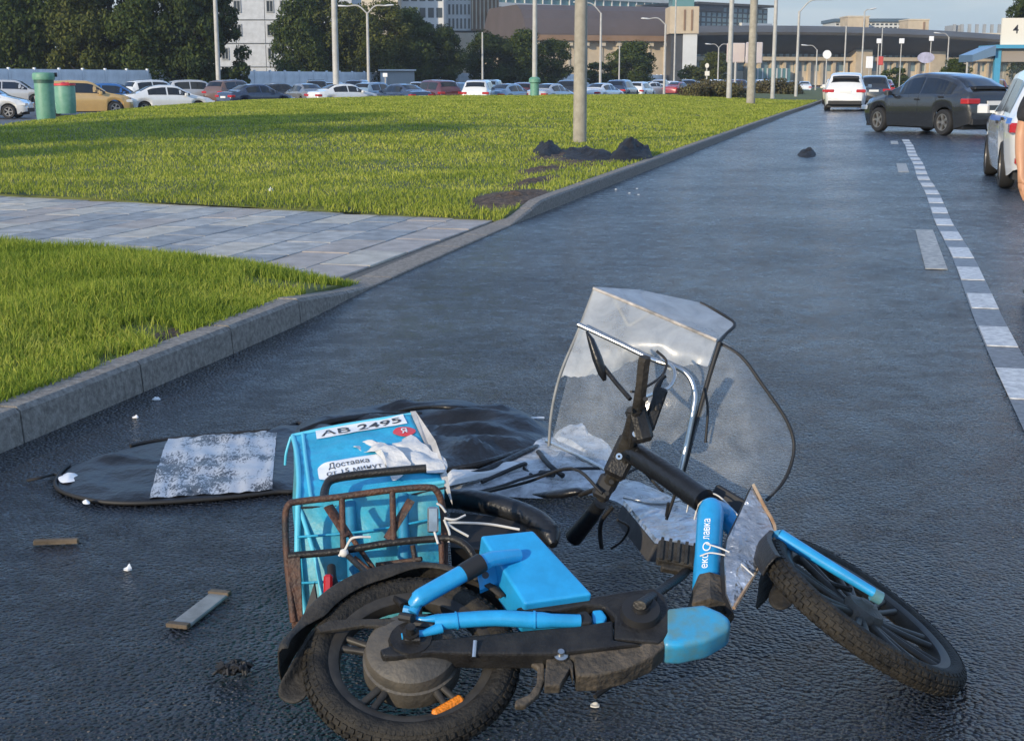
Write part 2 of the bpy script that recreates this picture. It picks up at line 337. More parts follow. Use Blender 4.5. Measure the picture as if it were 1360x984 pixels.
def np_mesh(name, V, faces_idx, nper, m, smooth=False):  # big meshes: V (n,3), faces (k,nper)
    me = bpy.data.meshes.new(name); nf = len(faces_idx)
    me.vertices.add(len(V)); me.vertices.foreach_set('co', np.ascontiguousarray(V, dtype=np.float32).ravel())
    me.loops.add(nf * nper); me.loops.foreach_set('vertex_index', np.ascontiguousarray(faces_idx, dtype=np.int32).ravel())
    me.polygons.add(nf); me.polygons.foreach_set('loop_start', np.arange(0, nf * nper, nper, dtype=np.int32)); me.polygons.foreach_set('loop_total', np.full(nf, nper, dtype=np.int32))
    me.update(calc_edges=True); me.materials.append(m)
    return me
def text_mesh(body, size=1.0, bold=0.0):                 # flat lettering as 2D triangles centred on (0,0)
    c = bpy.data.curves.new('lettering', 'FONT'); c.body = body; c.size = size; c.offset = bold; c.align_x = 'CENTER'; c.align_y = 'CENTER'; c.resolution_u = 3
    o = bpy.data.objects.new('lettering', c); COL.objects.link(o); bpy.context.view_layer.update()
    dg = bpy.context.evaluated_depsgraph_get(); me = bpy.data.meshes.new_from_object(o.evaluated_get(dg))
    vs = [v.co.copy() for v in me.vertices]; fs = [tuple(p.vertices) for p in me.polygons]
    COL.objects.unlink(o); bpy.data.objects.remove(o); bpy.data.curves.remove(c); bpy.data.meshes.remove(me)
    xs = [v.x for v in vs]; ys = [v.y for v in vs]; cx = (min(xs) + max(xs)) / 2; cy = (min(ys) + max(ys)) / 2; w = max(xs) - min(xs); h = max(ys) - min(ys)
    return [((v.x - cx) / w, (v.y - cy) / h) for v in vs], fs, w / h   # unit square, aspect

# ================================================================== SETTING
def sheet(name, pts, z, m):
    b = MB(); b.add([(p[0], p[1], z) for p in pts], [tuple(range(len(pts)))]); return struct(b.build(name, m))
sheet('ground', [(-2500, -300), (2500, -300), (2500, 3500), (-2500, 3500)], -.45, M_GROUND)
sheet('parking_lot', [W(-60, 4.2), W(420, 4.2), W(420, 190), W(-60, 190)], -.25, M_LOT)
sheet('road', [W(-60, 3.66), W(420, 3.66), W(420, -40), W(-60, -40)], 0., M_ROAD)

def t_kerb(s): return float(np.interp(s, [0, 7, 8, 9.3, 14.4, 30, 60, 80, 400], [3.39, 3.40, 3.42, 3.51, 3.63, 3.64, 3.6, 3.4, 3.3]))
def h_kerb(s): return float(np.interp(s, [0, 7.95, 8.0, 9.35, 14.15, 15.5, 400], [.155, .155, .15, .018, .018, .15, .15]))
kerb = thing('kerb', None, None, W(5, 3.5)); tag(kerb, kind='structure')
s = -3.06
def kerb_piece(a, b, nm, gap=.006, kind=None):
    mb = MB(); n = 2; secs = []
    for k in range(n + 1):
        q = lerp(a + gap, b - gap, k / n); t0 = t_kerb(q); h = h_kerb(q); wd = .16 if h > .03 else .24
        jz = random.uniform(-.003, .003) if k in (0, n) else 0
        ch = min(.02, h * .3)
        secs.append([W(q, t0, -.03), W(q, t0 + .012 * (h / .15), h - ch + jz), W(q, t0 + .012 + ch, h + jz), W(q, t0 + wd, h + jz), W(q, t0 + wd, -.03)])
    vs = [p for sct in secs for p in sct]; m = 5; fs = []
    for k in range(n):
        for j in range(m): fs.append((k * m + j, k * m + (j + 1) % m, (k + 1) * m + (j + 1) % m, (k + 1) * m + j))
    fs.append(tuple(range(m))); fs.append(tuple(range(n * m, n * m + m)))
    mb.add(vs, fs); o = mb.build(nm, M_KERB, kerb, smooth=None)
    if kind: o['kind'] = kind
while s < 74:
    kerb_piece(s, s + 1.0, 'kerb_stone'); s += 1.0
kk = MB()
for q in range(0, 34):
    a = 74 + q * 6; kk.prism([W(a, t_kerb(a), .15), W(a + 5.98, t_kerb(a + 5.98), .15), W(a + 5.98, t_kerb(a + 6) + .16, .15), W(a, t_kerb(a) + .16, .15)], (0, 0, -.18))
kk.build('far_kerb_run', M_KERB, kerb)['kind'] = 'stuff'

# path of stone slabs between the two lawns
def s_near(t): return 9.55 + .32 * (t - 3.65) - (.012 * (t - 3.65) ** 2)
def s_far(t): return 14.2 + .21 * (t - 3.65)
path = thing('path', None, None, W(12, 6)); tag(path, kind='structure')
pb = MB(); ts = np.linspace(3.66, 24, 30)
pb.add([W(s_near(t) - .25, t, .004) for t in ts] + [W(s_far(t) + .2, t, .004) for t in ts], [(i, i + 1, 30 + i + 1, 30 + i) for i in range(29)])
pb.build('bedding', mat('joint_sand', (.10, .095, .085), .9, var=.3, vscale=20), path)
cnt = 0; row = 0; t = 3.89
slab_meshes = {}
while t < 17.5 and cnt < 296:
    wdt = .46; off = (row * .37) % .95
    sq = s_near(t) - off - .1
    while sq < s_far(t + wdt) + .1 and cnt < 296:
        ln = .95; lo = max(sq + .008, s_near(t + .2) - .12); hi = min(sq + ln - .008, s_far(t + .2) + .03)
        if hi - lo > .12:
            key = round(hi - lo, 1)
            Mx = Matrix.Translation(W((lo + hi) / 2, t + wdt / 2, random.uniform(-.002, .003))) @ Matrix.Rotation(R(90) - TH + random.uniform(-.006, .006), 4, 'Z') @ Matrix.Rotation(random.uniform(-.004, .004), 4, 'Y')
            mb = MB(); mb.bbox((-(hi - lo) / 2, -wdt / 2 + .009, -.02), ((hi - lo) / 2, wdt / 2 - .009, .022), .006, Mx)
            mb.build('paving_slab', random.choices(SLABS, ([2, 1.5, 2.6, 1] if 8 < t < 14 else [3, 3, 1, .4] if t > 4.8 else [1, .6, 2, 2]))[0], path, fixn=False); cnt += 1  # cream slabs favoured on the left: warm light patches painted into stone colour
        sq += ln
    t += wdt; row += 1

# lawns: earth sheets, mown blades
def t_max(s): return float(np.interp(s, [0, 14, 25, 31, 42, 52, 66, 80, 85, 90, 110, 150, 230, 300], [40, 34, 23.2, 21.8, 25.5, 29, 32, 30, 26, 20, 12, 10, 8.5, 8]))
def z_far(s, t):
    return .026 + .03 * sst((s - s_far(t)) / .25) + .08 * sst((s - s_far(t)) / 1.4) + .34 * sst((t - 4.2) / 10) * sst((s - 16) / 24) * (1 - .35 * sst((t - t_max(s) + 2.5) / 2.5)) * (1 - .5 * sst((s - 90) / 60)) + .035 * mnoise.noise((s * .35, t * .35, 3)) * sst((t - 3.8) / 2)
ss = np.concatenate([np.arange(13, 40, .5), np.arange(40, 110, 2.), np.arange(110, 301, 10)])
nt_ = 44; V = []
for r_i, q in enumerate([ss[0]] + list(ss)):
    tm = t_max(q)
    for k in [0] + list(range(nt_ + 1)):
        sk = r_i == 0 or len(V) % (nt_ + 3) == 0
        tt = lerp(t_kerb(max(q, s_far(3.7))) + .15, tm, (k / nt_) ** 1.5); sq = max(q, s_far(tt)); V.append(W(sq, tt, -.03 if sk else z_far(sq, tt)))
    V.append(W(max(q, s_far(tm)), tm + .3, -.3))
nt_ += 2; fs = []; w = nt_ + 1
for j in range(len(ss)):
    for k in range(nt_):
        q = (j * w + k, j * w + k + 1, (j + 1) * w + k + 1, (j + 1) * w + k)
        if (V[q[0]] - V[q[3]]).length + (V[q[1]] - V[q[2]]).length > .01: fs.append(q)
b = MB(); b.add(V, fs); struct(b.build('lawn', M_SOIL, smooth=180))
def z_near(s, t): return .125 + .05 * sst((t - 3.6) / 1.2) * sst((s_near(t) - s) / 1.5) + .025 * mnoise.noise((s * .9, t * .9, 9)) - .08 * sst((s - 8.0) / 1.5) * (1 - sst((t - 3.6) / 1.2)) - .06 * (1 - sst((s_near(t) - s) / .5))
V = []; fs = []; sl_ = np.linspace(0, 1, 46); tl = np.linspace(0, 1, 40) ** 1.6
for ai, a in enumerate(list(sl_) + [1]):
    for ci, c in enumerate([0] + list(tl)):
        tt = lerp(3.54, 24, c); q = lerp(-3, s_near(tt), a); tt = max(tt, t_kerb(q) + .14); V.append(W(q, tt, -.03 if ai == len(sl_) or ci == 0 else z_near(q, tt)))
w = 41
for j in range(46):
    for k in range(40): fs.append((j * w + k, j * w + k + 1, (j + 1) * w + k + 1, (j + 1) * w + k))
b = MB(); b.add(V, fs); struct(b.build('near_lawn', M_SOIL, smooth=180))

def blades(name, S, T, Z, hgt, wid, m, lean=.5):
    n = len(S); base = np.stack([S * DX - T * DY, S * DY + T * DX, Z], 1)
    ang = RNG.uniform(0, 2 * np.pi, n); side = np.stack([np.cos(ang), np.sin(ang), np.zeros(n)], 1)
    la = RNG.uniform(0, 2 * np.pi, n); le = RNG.uniform(0, lean, n) * hgt; ld = np.stack([np.cos(la) * le, np.sin(la) * le, np.zeros(n)], 1)
    up = np.zeros((n, 3)); up[:, 2] = hgt
    V = np.empty((n, 5, 3)); w_ = (side * wid[:, None])
    V[:, 0] = base - w_; V[:, 1] = base + w_
    mid = base + up * .55 + ld * .35
    V[:, 2] = mid + w_ * .75; V[:, 3] = mid - w_ * .75; tip = up.copy(); tip[:, 2] *= (1 - .25 * (le / hgt)); V[:, 4] = base + tip + ld
    V = V.reshape(-1, 3); i = np.arange(n)[:, None] * 5
    F3 = np.concatenate([i + np.array([[0, 1, 2]]), i + np.array([[0, 2, 3]]), i + np.array([[3, 2, 4]])], 0)
    o = link(name, np_mesh(name, V, F3, 3, m)); o['kind'] = 'stuff'; return o
def mud_near(s, t): return mnoise.noise((s * 1.7, t * 2.6, 31)) 
# near lawn
n = 230000; T = 3.5 + RNG.random(n) ** 1.35 * 7.0; S = 3.2 + RNG.random(n) * 8.0
sn = 9.55 + .32 * (T - 3.65) - .012 * (T - 3.65) ** 2; tk = np.interp(S, [0, 7, 8, 9.3, 14.4], [3.39, 3.40, 3.42, 3.51, 3.63])
px_ = S * DX - T * DY; py_ = S * DY + T * DX; vis = (px_ > -.62 * py_ - .6)
ok = (S < sn - .02 + RNG.random(n) * .06) & (T > tk + .15 - RNG.random(n) * .03) & vis
S, T = S[ok], T[ok]
patch = np.array([mnoise.noise((a * 1.3, c * 1.9, 31)) for a, c in zip(S, T)]); edge = np.clip((T - 3.55) / .9, 0, 1)
bare = (edge < 1) & (patch > -.02 + .5 * edge) & (S > 5.8) & (RNG.random(len(S)) < .93)
S, T, patch, edge = S[~bare], T[~bare], patch[~bare], edge[~bare]
Z = np.array([z_near(a, c) for a, c in zip(S, T)])
hh = (.045 + .055 * RNG.random(len(S))) * (1.05 + .8 * patch) * (.8 + .3 * edge)
blades('grass', S, T, Z, np.clip(hh, .03, .15), .0022 + .0022 * RNG.random(len(S)), M_GRASS, .8)
# far lawn: fewer, wider blades with distance
n = 520000; U = RNG.random(n); S = 14 + 80 * U ** 2.4; T = 3.7 + RNG.random(n) * 30
px_ = S * DX - T * DY; py_ = S * DY + T * DX
tm = np.interp(S, [0, 14, 25, 31, 42, 52, 66, 80, 85, 90, 110], [40, 34, 23.2, 21.8, 25.5, 29, 32, 30, 26, 20, 12])
mudd = ((S - 15.9) / 1.15) ** 2 + ((T - 4.1) / .42) ** 2; mud2 = np.minimum(((S - 18.3) / 1.5) ** 2 + ((T - 4.45) / .26) ** 2, ((S - 20.8) / 1.5) ** 2 + ((T - 4.9) / .34) ** 2); mud3 = ((S - 24.6) / 1.8) ** 2 + ((T - 5.5) / .45) ** 2
nz = RNG.random(n)
ok = (S > 14.2 + .21 * (T - 3.65)) & (T > np.interp(S, [14.4, 60, 80], [3.8, 3.76, 3.6])) & (T < tm) & (px_ > -.56 * py_ - 2.) & (mudd > .8 + .5 * nz) & (mud2 > .9 * nz) & (mud3 > .9 * nz)
S, T = S[ok], T[ok]; Z = np.array([z_far(a, c) for a, c in zip(S, T)]); d_ = S
patch = np.array([mnoise.noise((a * .5, c * .5, 77)) for a, c in zip(S, T)])
blades('lawn_grass', S, T, Z, (.03 + .045 * RNG.random(len(S))) * (1 + .6 * patch), (.003 + .004 * RNG.random(len(S))) * np.clip(d_ / 15, 1, 5), M_GRASSF, 1.2)
# bare earth by the kerb where the lawn is torn up
for (s0, t0, rs, rt) in ((15.9, 4.12, 1.25, .40), (18.3, 4.45, 1.5, .26), (20.8, 4.9, 1.5, .34), (24.6, 5.5, 1.8, .45)):
    mb = MB(); ol = [W(s0 + rs * math.cos(a) * (1 + .25 * mnoise.noise((a * 2, s0, 0))), t0 + rt * math.sin(a) * (1 + .25 * mnoise.noise((a * 2, s0, 5)))) for a in np.linspace(0, 2 * math.pi, 33)[:-1]]
    def hf(p, f, s0=s0):
        q = p.x * DX + p.y * DY; tt = -p.x * DY + p.y * DX; p.z = z_far(q, tt) + .035 * (1 - f) + .07 * mnoise.noise((p.x * 7, p.y * 5, 1)) * (1 - f) - .01 * f + .008; return p
    mb.fan(ol, hf, 11); struct(mb.build('bare_earth', M_MUD, smooth=60))
for (a0, b0, n_) in ((6.6, 3.62, 0), (7.6, 3.66, 1), (8.5, 3.75, 2)):
    mb = MB(); ol = [W(a0 + .42 * math.cos(a), b0 + .09 + .10 * math.sin(a) * (1 + .4 * mnoise.noise((a * 2, a0, 5)))) for a in np.linspace(0, 2 * math.pi, 25)[:-1]]
    def hn(p, f):
        q = p.x * DX + p.y * DY; tt = -p.x * DY + p.y * DX; p.z = z_near(q, tt) + .012 + .012 * mnoise.noise((p.x * 9, p.y * 9, 1)) * (1 - f) - .012 * f; return p
    mb.fan(ol, hn, 5); struct(mb.build('bare_earth', M_MUD, smooth=60))

# lane line of closely spaced white blocks on a grey strip, plus broad worn dashes
line = thing('lane_line', None, None, W(10, -.78)); tag(line, kind='structure')
mb = MB(); sa = np.linspace(5.0, 37, 60)
def tl_(s): return -.78 + .012 * math.sin(s * .9)
mb.add([W(q, tl_(q) - .09, .004) for q in sa] + [W(q, tl_(q) + .09, .004) for q in sa], [(i, i + 1, 61 + i, 60 + i) for i in range(59)])
mb.build('grey_strip', M_MARKGREY, line)
q = 5.45; k = 0
while q < 37:
    ln = .70 + random.uniform(-.05, .05)
    mb = MB(); j = random.uniform(-.006, .006)
    mb.prism([W(q, tl_(q) - .085 + j, .010), W(q + ln, tl_(q + ln) - .085 + j, .010), W(q + ln, tl_(q + ln) + .085 + j, .010), W(q, tl_(q) + .085 + j, .010)], (0, 0, -.005))
    mb.build('painted_block', M_MARK, line); q += 1.38; k += 1
for (sA, sB, t0) in ((11.55, 14.6, -.54), (23.8, 26.2, -.50), (34.2, 35.8, -.48)):
    mb = MB(); mb.prism([W(sA, t0 - .085, .008), W(sB, t0 - .085, .008), W(sB, t0 + .085, .008), W(sA, t0 + .085, .008)], (0, 0, -.005))
    struct(mb.build('road_marking', M_MARKOLD))

# ------------------------------------------------------------------ trees
def crown_mesh(name, m, n, rx, rz, z0, lumps, leaf, seed, conic=0.):
    rg = np.random.default_rng(seed)
    C = []; 
    for i in range(lumps):
        a = rg.uniform(0, 2 * np.pi); zz = rg.uniform(0, 1); rr = np.sqrt(rg.uniform(.05, 1)) * (np.sin(np.pi * (.12 + .8 * zz)) ** .6 if not conic else (1.05 - zz) * .95)
        C.append((rx * rr * .78 * np.cos(a), rx * rr * .78 * np.sin(a), z0 + rz * zz, rx * rg.uniform(.20, .40) * (1 - .5 * conic)))
    C = np.array(C); idx = rg.integers(0, lumps, n); d = rg.normal(size=(n, 3)); d /= np.linalg.norm(d, axis=1)[:, None]
    rad = C[idx, 3] * rg.uniform(.35, 1.08, n) ** .6
    P = C[idx, :3] + d * rad[:, None] * np.array([1, 1, .8])
    nrm = d + rg.normal(size=(n, 3)) * .55; nrm /= np.linalg.norm(nrm, axis=1)[:, None]
    a = np.cross(nrm, rg.normal(size=(n, 3))); a /= np.linalg.norm(a, axis=1)[:, None]; b = np.cross(nrm, a)
    sz = leaf * rg.uniform(.5, 1.25, n)[:, None]
    V = np.stack([P - a * sz, P + b * sz * .55, P + a * sz, P - b * sz * .55], 1).reshape(-1, 3)
    return np_mesh(name, V, np.arange(n * 4).reshape(n, 4), 4, m)
def trunk_mesh(h, r, seed, limbs=6, spread=.3):
    rg = random.Random(seed); mb = MB(); pts = [Vector((rg.uniform(-.02, .02) * h * (k > 0), rg.uniform(-.02, .02) * h * (k > 0), h * k / 5 - .05)) for k in range(6)]
    mb.tube(cr(pts, 3), [r * (1.15 - .95 * i / 15) for i in range(16)], 8)
    for i in range(limbs):
        z = h * rg.uniform(.22, .75); a = rg.uniform(0, 6.28); l = h * spread * rg.uniform(.7, 1.2)
        p0 = Vector((0, 0, z)); p1 = p0 + Vector((math.cos(a) * l * .5, math.sin(a) * l * .5, l * .35)); p2 = p0 + Vector((math.cos(a) * l, math.sin(a) * l, l * .8))
        mb.tube([p0, p1, p2], [r * .5, r * .33, r * .12], 6)
    o = mb.build('trunk', M_BARK); me = o.data; bpy.data.objects.remove(o); return me
CR = {}
for k in range(3):
    CR['broad', k] = (crown_mesh('crown_broad', M_LEAF[k], 20000, 4.6, 9.4, 1.6, 60, .20, 11 + k), trunk_mesh(8.2, .24, k))
    CR['dense', k] = (crown_mesh('crown_dense', M_LEAF[k], 20000, 4.3, 8.4, .7, 74, .21, 21 + k), trunk_mesh(6.5, .2, 10 + k))
CR['open', 0] = (crown_mesh('crown_open', M_LEAF[1], 4200, 4.3, 8.4, .7, 22, .22, 51), CR['dense', 0][1])
CR['cone', 0] = (crown_mesh('crown_cone', M_LEAF[0], 20000, 4.2, 12.5, .8, 110, .20, 31, 1.), trunk_mesh(11, .24, 20, 8, .22))
CR['bush', 0] = (crown_mesh('crown_bush', M_BRUSH, 3600, 1.9, 1.0, .1, 30, .10, 41), trunk_mesh(.7, .05, 30, 8, .6))
CR['shrub', 1] = (crown_mesh('crown_shrub', M_LEAF[1], 4200, 2.0, 3.0, .2, 34, .16, 43), trunk_mesh(2.4, .08, 33, 7, .4))
CR['shrub', 2] = (crown_mesh('crown_shrub_olive', M_LEAF[2], 4200, 2.0, 3.0, .2, 34, .16, 45), trunk_mesh(2.4, .08, 34, 7, .4))
def tree(kind, k, px, Y, label, group, sx=1., sz=1., rz=None, name='tree', x=None):
    cm, tm_ = CR[kind, k]
    o = thing(name, label, 'tree' if kind not in ('bush', 'shrub') else 'shrub', (xat(px, Y) if x is None else x, Y, 0), random.uniform(0, 6.28) if rz is None else rz, group, local=True)
    o.scale = (sx, sx, sz); link('trunk', tm_, o); link('crown', cm, o); return o
GL = 'dark trees behind the concrete fence on the left'
tree('broad', 1, -25, 138, 'dark tree at the left edge of the picture behind the fence', GL, 1.05, 1.3)
tree('dense', 1, 22, 134, 'bushy dark tree behind the fence, above the white wagon at the left edge', GL, .95, 1.25)
tree('broad', 1, 72, 136, 'tall dark tree behind the fence, directly above the two green bins', GL, 1.0, 1.35)
tree('dense', 2, 112, 133, 'lower olive tree behind the fence, above the blue hatchback', GL, .8, 1.02)
tree('broad', 0, 150, 138, 'tall dark tree behind the fence, above the blue hatchback', GL, 1.05, 1.45)
tree('dense', 1, 192, 133, 'rounded green tree behind the fence, above the white saloon', GL, .85, .98)
tree('broad', 0, 228, 140, 'tallest dark tree of the left clump, behind the white cars', GL, 1.05, 1.5)
tree('cone', 0, 287, 136, 'dark tapering tree at the right end of the left clump, beside the panel block', GL, 1.02, 1.25)
tree('dense', 0, 258, 134, 'dense dark tree behind the fence, just left of the leftmost slim lamp pole', GL, .85, 1.2)
GM = 'trees behind the fence in front of the towers'
tree('dense', 1, 402, 170, 'leftmost bushy tree of the middle clump, overlapping the panel block windows', GM, .92, 1.12)
tree('broad', 2, 436, 172, 'olive green tree right behind the pale pole, beside the panel block', GM, .95, 1.05)
tree('dense', 2, 470, 174, 'olive tree behind the double armed street lamp, left side', GM, .95, 1.02)
tree('broad', 2, 510, 172, 'olive tree of the middle clump, right of the double armed street lamp', GM, .95, .90)
tree('dense', 1, 548, 176, 'green tree in the middle clump, in front of the grey office block', GM, .9, 1.0)
tree('dense', 0, 588, 178, 'dark tree at the right end of the middle clump, in front of the lattice tower', GM, .75, .82)
tree('dense', 0, 650, 190, 'dark round tree left of the pole with the green base', GM, .95, .78)
tree('dense', 1, 693, 192, 'dark round tree directly behind the pole with the green base', GM, .95, .80)
tree('broad', 1, 735, 196, 'smaller dark tree just left of the thick pole', GM, .7, .58)
tree('dense', 1, 838, 205, 'round dark green tree in front of the beige wall under the brown roof', None, 1.0, .68)
tree('shrub', 1, 800, 205, 'low green bush left of the round tree under the brown roof', None, 1.6, 1.1, name='shrub')
tree('dense', 2, 948, 215, 'olive tree by the left end of the long terminal roof', None, .62, .55)
tree('shrub', 2, 918, 214, 'low bush at the foot of the beige pylon', None, 1.4, 1.0, name='shrub')
tree('shrub', 1, 1186, 190, 'round bush in front of the terminal, beyond the line of traffic', None, 1.15, .85, name='shrub')
tree('dense', 1, 1268, 150, 'small tree left of the blue bus shelter', None, .45, .36)
tree('broad', 0, 1372, 150, 'tree at the right edge rising behind the numbered sign', None, .85, .98)
tree('bush', 0, 945, 92, 'dry brown low bush on the lawn, left of the thickest right-hand pole', 'dry bushes on the lawn', 1.05, 1.05, name='shrub')
tree('bush', 0, 925, 90, 'dry brown low bush at the left end of the brown hedge', 'dry bushes on the lawn', .7, .9, name='shrub')
tree('bush', 0, 968, 94, 'dry brown low bush between two bare poles', 'dry bushes on the lawn', .8, .95, name='shrub')
tree('bush', 0, 1030, 125, 'dry low bush on the lawn, farther along than the brown hedge', 'dry bushes on the lawn', 1.2, 1.1, name='shrub')
tree('bush', 0, 1052, 130, 'farthest low bush on the lawn, near the white car', 'dry bushes on the lawn', .9, .9, name='shrub')
tree('shrub', 1, 236, 42, 'low dark weed clump on the lawn', None, .30, .05, name='weed_clump')
# unseen trees added behind the photographer to cast shade on lawn and path
side = Vector((-SUN_AZ.y, SUN_AZ.x)); c0 = Vector((SUN_AZ.x * 27, SUN_AZ.y * 27 + 3))
for i, kd_, sz_, lb_ in ((-5, 'dense', 1.30, 'tallest unseen shade tree added behind the photographer'), (-4, 'open', 1.22, 'tall airy unseen shade tree added behind the photographer'), (-2.9, 'open', .93, 'middle sized airy unseen shade tree added behind the photographer'), (-1.9, 'open', .82, 'lowest airy unseen shade tree added behind the photographer, rightmost of the row')):
    p = c0 + side * (i * 5.6) + Vector((random.uniform(-1, 1), random.uniform(-1, 1)))
    if i <= -4: p = p - SUN_AZ * 14
    tree(kd_, 0, 0, p.y, lb_, 'unseen shade trees added behind the photographer', 1.0, sz_, x=p.x)

# ------------------------------------------------------------------ concrete fence
fa = Vector((xat(-60, 108), 108, 0)); fb = Vector((xat(905, 300), 300, 0)); fl = (fb - fa).length; fd = (fb - fa) / fl
fence = thing('concrete_fence', 'long pale concrete panel fence behind the parked cars', 'fence', fa)
rzf = math.atan2(fd.y, fd.x); nP = int(fl / 3.0); Mf = Matrix.Translation(fa) @ Matrix.Rotation(rzf, 4, 'Z')
pm = MB(); pm.box((.1, -.04, 0), (2.9, .04, 2.3)); pm.box((.2, -.075, .15), (2.8, -.04, .95)); pm.box((.2, -.075, 1.1), (2.8, -.04, 2.1))
o = pm.build('panel', M_FENCE); panel_me = o.data; bpy.data.objects.remove(o)
pm = MB(); pm.bbox((-.1, -.12, 0), (.1, .1, 2.42), .02); o = pm.build('post', M_FENCE); post_me = o.data; bpy.data.objects.remove(o)
for i in range(nP):
    for nm, me in (('panel', panel_me), ('post', post_me)):
        o = bpy.data.objects.new(nm, me); COL.objects.link(o); o.parent = fence; o.location = fd * (3.0 * i); o.rotation_euler = (0, 0, rzf)

# ------------------------------------------------------------------ buildings
def facade(root, M, W_, H_, nx, nz, wm, wname='window', z0=.0, fx=.6, fz=.55, depth=.25, frame=None, y=0.):
    """share one window mesh over a regular front (local x along the front, -y outwards)"""
    cw = W_ / nx; ch = (H_ - z0) / nz
    mb = MB(); mb.box((-cw * fx / 2, -.06, -ch * fz / 2), (cw * fx / 2, .2, ch * fz / 2)); o = mb.build(wname, wm); me = o.data; bpy.data.objects.remove(o)
    fme = None
    if frame:
        mb = MB(); a, c = cw * fx / 2, ch * fz / 2; g = .12
        mb.box((-a - g, -.14, c), (a + g, .1, c + g)); mb.box((-a - g, -.18, -c - g), (a + g, .1, -c)); mb.box((-a - g, -.14, -c), (-a, .1, c)); mb.box((a, -.14, -c), (a + g, .1, c)); mb.box((-.04, -.10, -c), (.04, .05, c))
        o = mb.build('window_frame', frame); fme = o.data; bpy.data.objects.remove(o)
    for i in range(nx):
        for j in range(nz):
            o = bpy.data.objects.new(wname, me); COL.objects.link(o); o.parent = root; o.matrix_local = M @ Matrix.Translation((cw * (i + .5), y, z0 + ch * (j + .5)))
            if fme:
                f_ = bpy.data.objects.new('window_frame', fme); COL.objects.link(f_); f_.parent = o
def bthing(name, label, pxa, pxb, Y, Yb=None):
    A = Vector((xat(pxa, Y), Y, 0)); B = Vector((xat(pxb, Yb or Y), Yb or Y, 0)); d = B - A
    o = thing(name, label, 'building', A, math.atan2(d.y, d.x), local=True); return o, d.length
def hz(py, Y): return HC + (105 - py) / F * Y           # height that shows at picture row py
I4 = Matrix.Identity(4)
# 1 panel block
o, w_ = bthing('apartment_block', 'pale grey panel apartment block with small dark windows behind the left trees', 240, 470, 192)
mb = MB(); mb.box((0, .3, 0), (w_, 12, 18)); mb.build('wall', M_PANELW, o)
npx = 6; cw = w_ / npx
mb = MB(); mb.box((.04, -.05, .05), (cw - .04, .28, 2.95)); q = mb.build('panel', M_PANELW); me = q.data; bpy.data.objects.remove(q)
for i in range(npx):
    for j in range(6):
        q = bpy.data.objects.new('panel', me); COL.objects.link(q); q.parent = o; q.location = (cw * i, 0, 3.1 * j)
for a_, b_ in ((361, 379), (300, 318), (422, 440)):
    xo = (a_ - 240) / 230 * w_ - .8; facade(o, Matrix.Translation((xo, 0, .2)), (b_ - a_) / 230 * w_ * 2, 18.6, 2, 6, M_WIN, z0=0, fx=.42, fz=.44, frame=M_GREYF, y=-.05)
mb = MB(); mb.box((-.2, -.3, 18.6), (w_ + .2, 12.2, 19.3)); mb.build('roof', M_GREYF, o)
# 2 grey office
o, w_ = bthing('office_block', 'grey concrete office block left of the lattice tower', 478, 530, 300)
mb = MB(); mb.box((0, 0, 0), (w_, 14, 42)); mb.build('wall', M_CREAM, o); facade(o, I4, w_, 42, 3, 12, M_WIN, fx=.35, fz=.5)
o, w_ = bthing('office_tower', 'blue grey office tower with rows of dark windows beside the lattice tower', 524, 590, 310)
mb = MB(); mb.box((0, 0, 0), (w_, 16, 45)); mb.build('wall', M_WHITEF, o); facade(o, I4, w_, 45, 6, 13, M_WIN, fx=.7, fz=.6)
# 3 lattice tower: pale grid half, brown striped half
o, w_ = bthing('lattice_tower', 'cream tower with a tight window grid and a brown striped half', 590, 662, 330)
mb = MB(); mb.box((0, 0, hz(44, 330)), (w_ * .5, 18, 60)); mb.build('wall', M_WHITEF, o)
mb = MB(); mb.box((w_ * .5 + .02, -.4, hz(44, 330)), (w_, 18, 60)); mb.build('brown_wall', M_BROWNF, o)
facade(o, I4, w_ * .5, 60, 7, 15, M_WIN, z0=hz(44, 330), fx=.5, fz=.72)
for i in range(7):
    mb = MB(); mb.box((w_ * .5 + w_ * .5 * (i + .25) / 7, -.9, hz(42, 330)), (w_ * .5 + w_ * .5 * (i + .55) / 7, -.41, 60)); mb.build('fin', M_CREAM, o)
mb = MB(); mb.box((-2, -3, 0), (w_ * .8, 20, hz(46, 330) - .2)); mb.build('podium', M_CREAM, o)
# 4 teal banded office
o, w_ = bthing('glass_office', 'teal glass office with white horizontal bands behind the brown roof', 660, 905, 420, 470)
H4 = 46
mb = MB(); mb.box((0, .4, 0), (w_, 30, H4)); mb.build('glazing', M_WINT, o)
for j in range(15):
    mb = MB(); mb.box((-.3, -.2, j * 3.2), (w_ + .3, .4, j * 3.2 + 1.2)); mb.build('band', M_WHITEF, o)
for i in range(22):
    mb = MB(); mb.box((w_ * i / 22, -.05, .1), (w_ * i / 22 + .25, .39, H4 - .1)); mb.build('mullion', M_WHITEF, o)
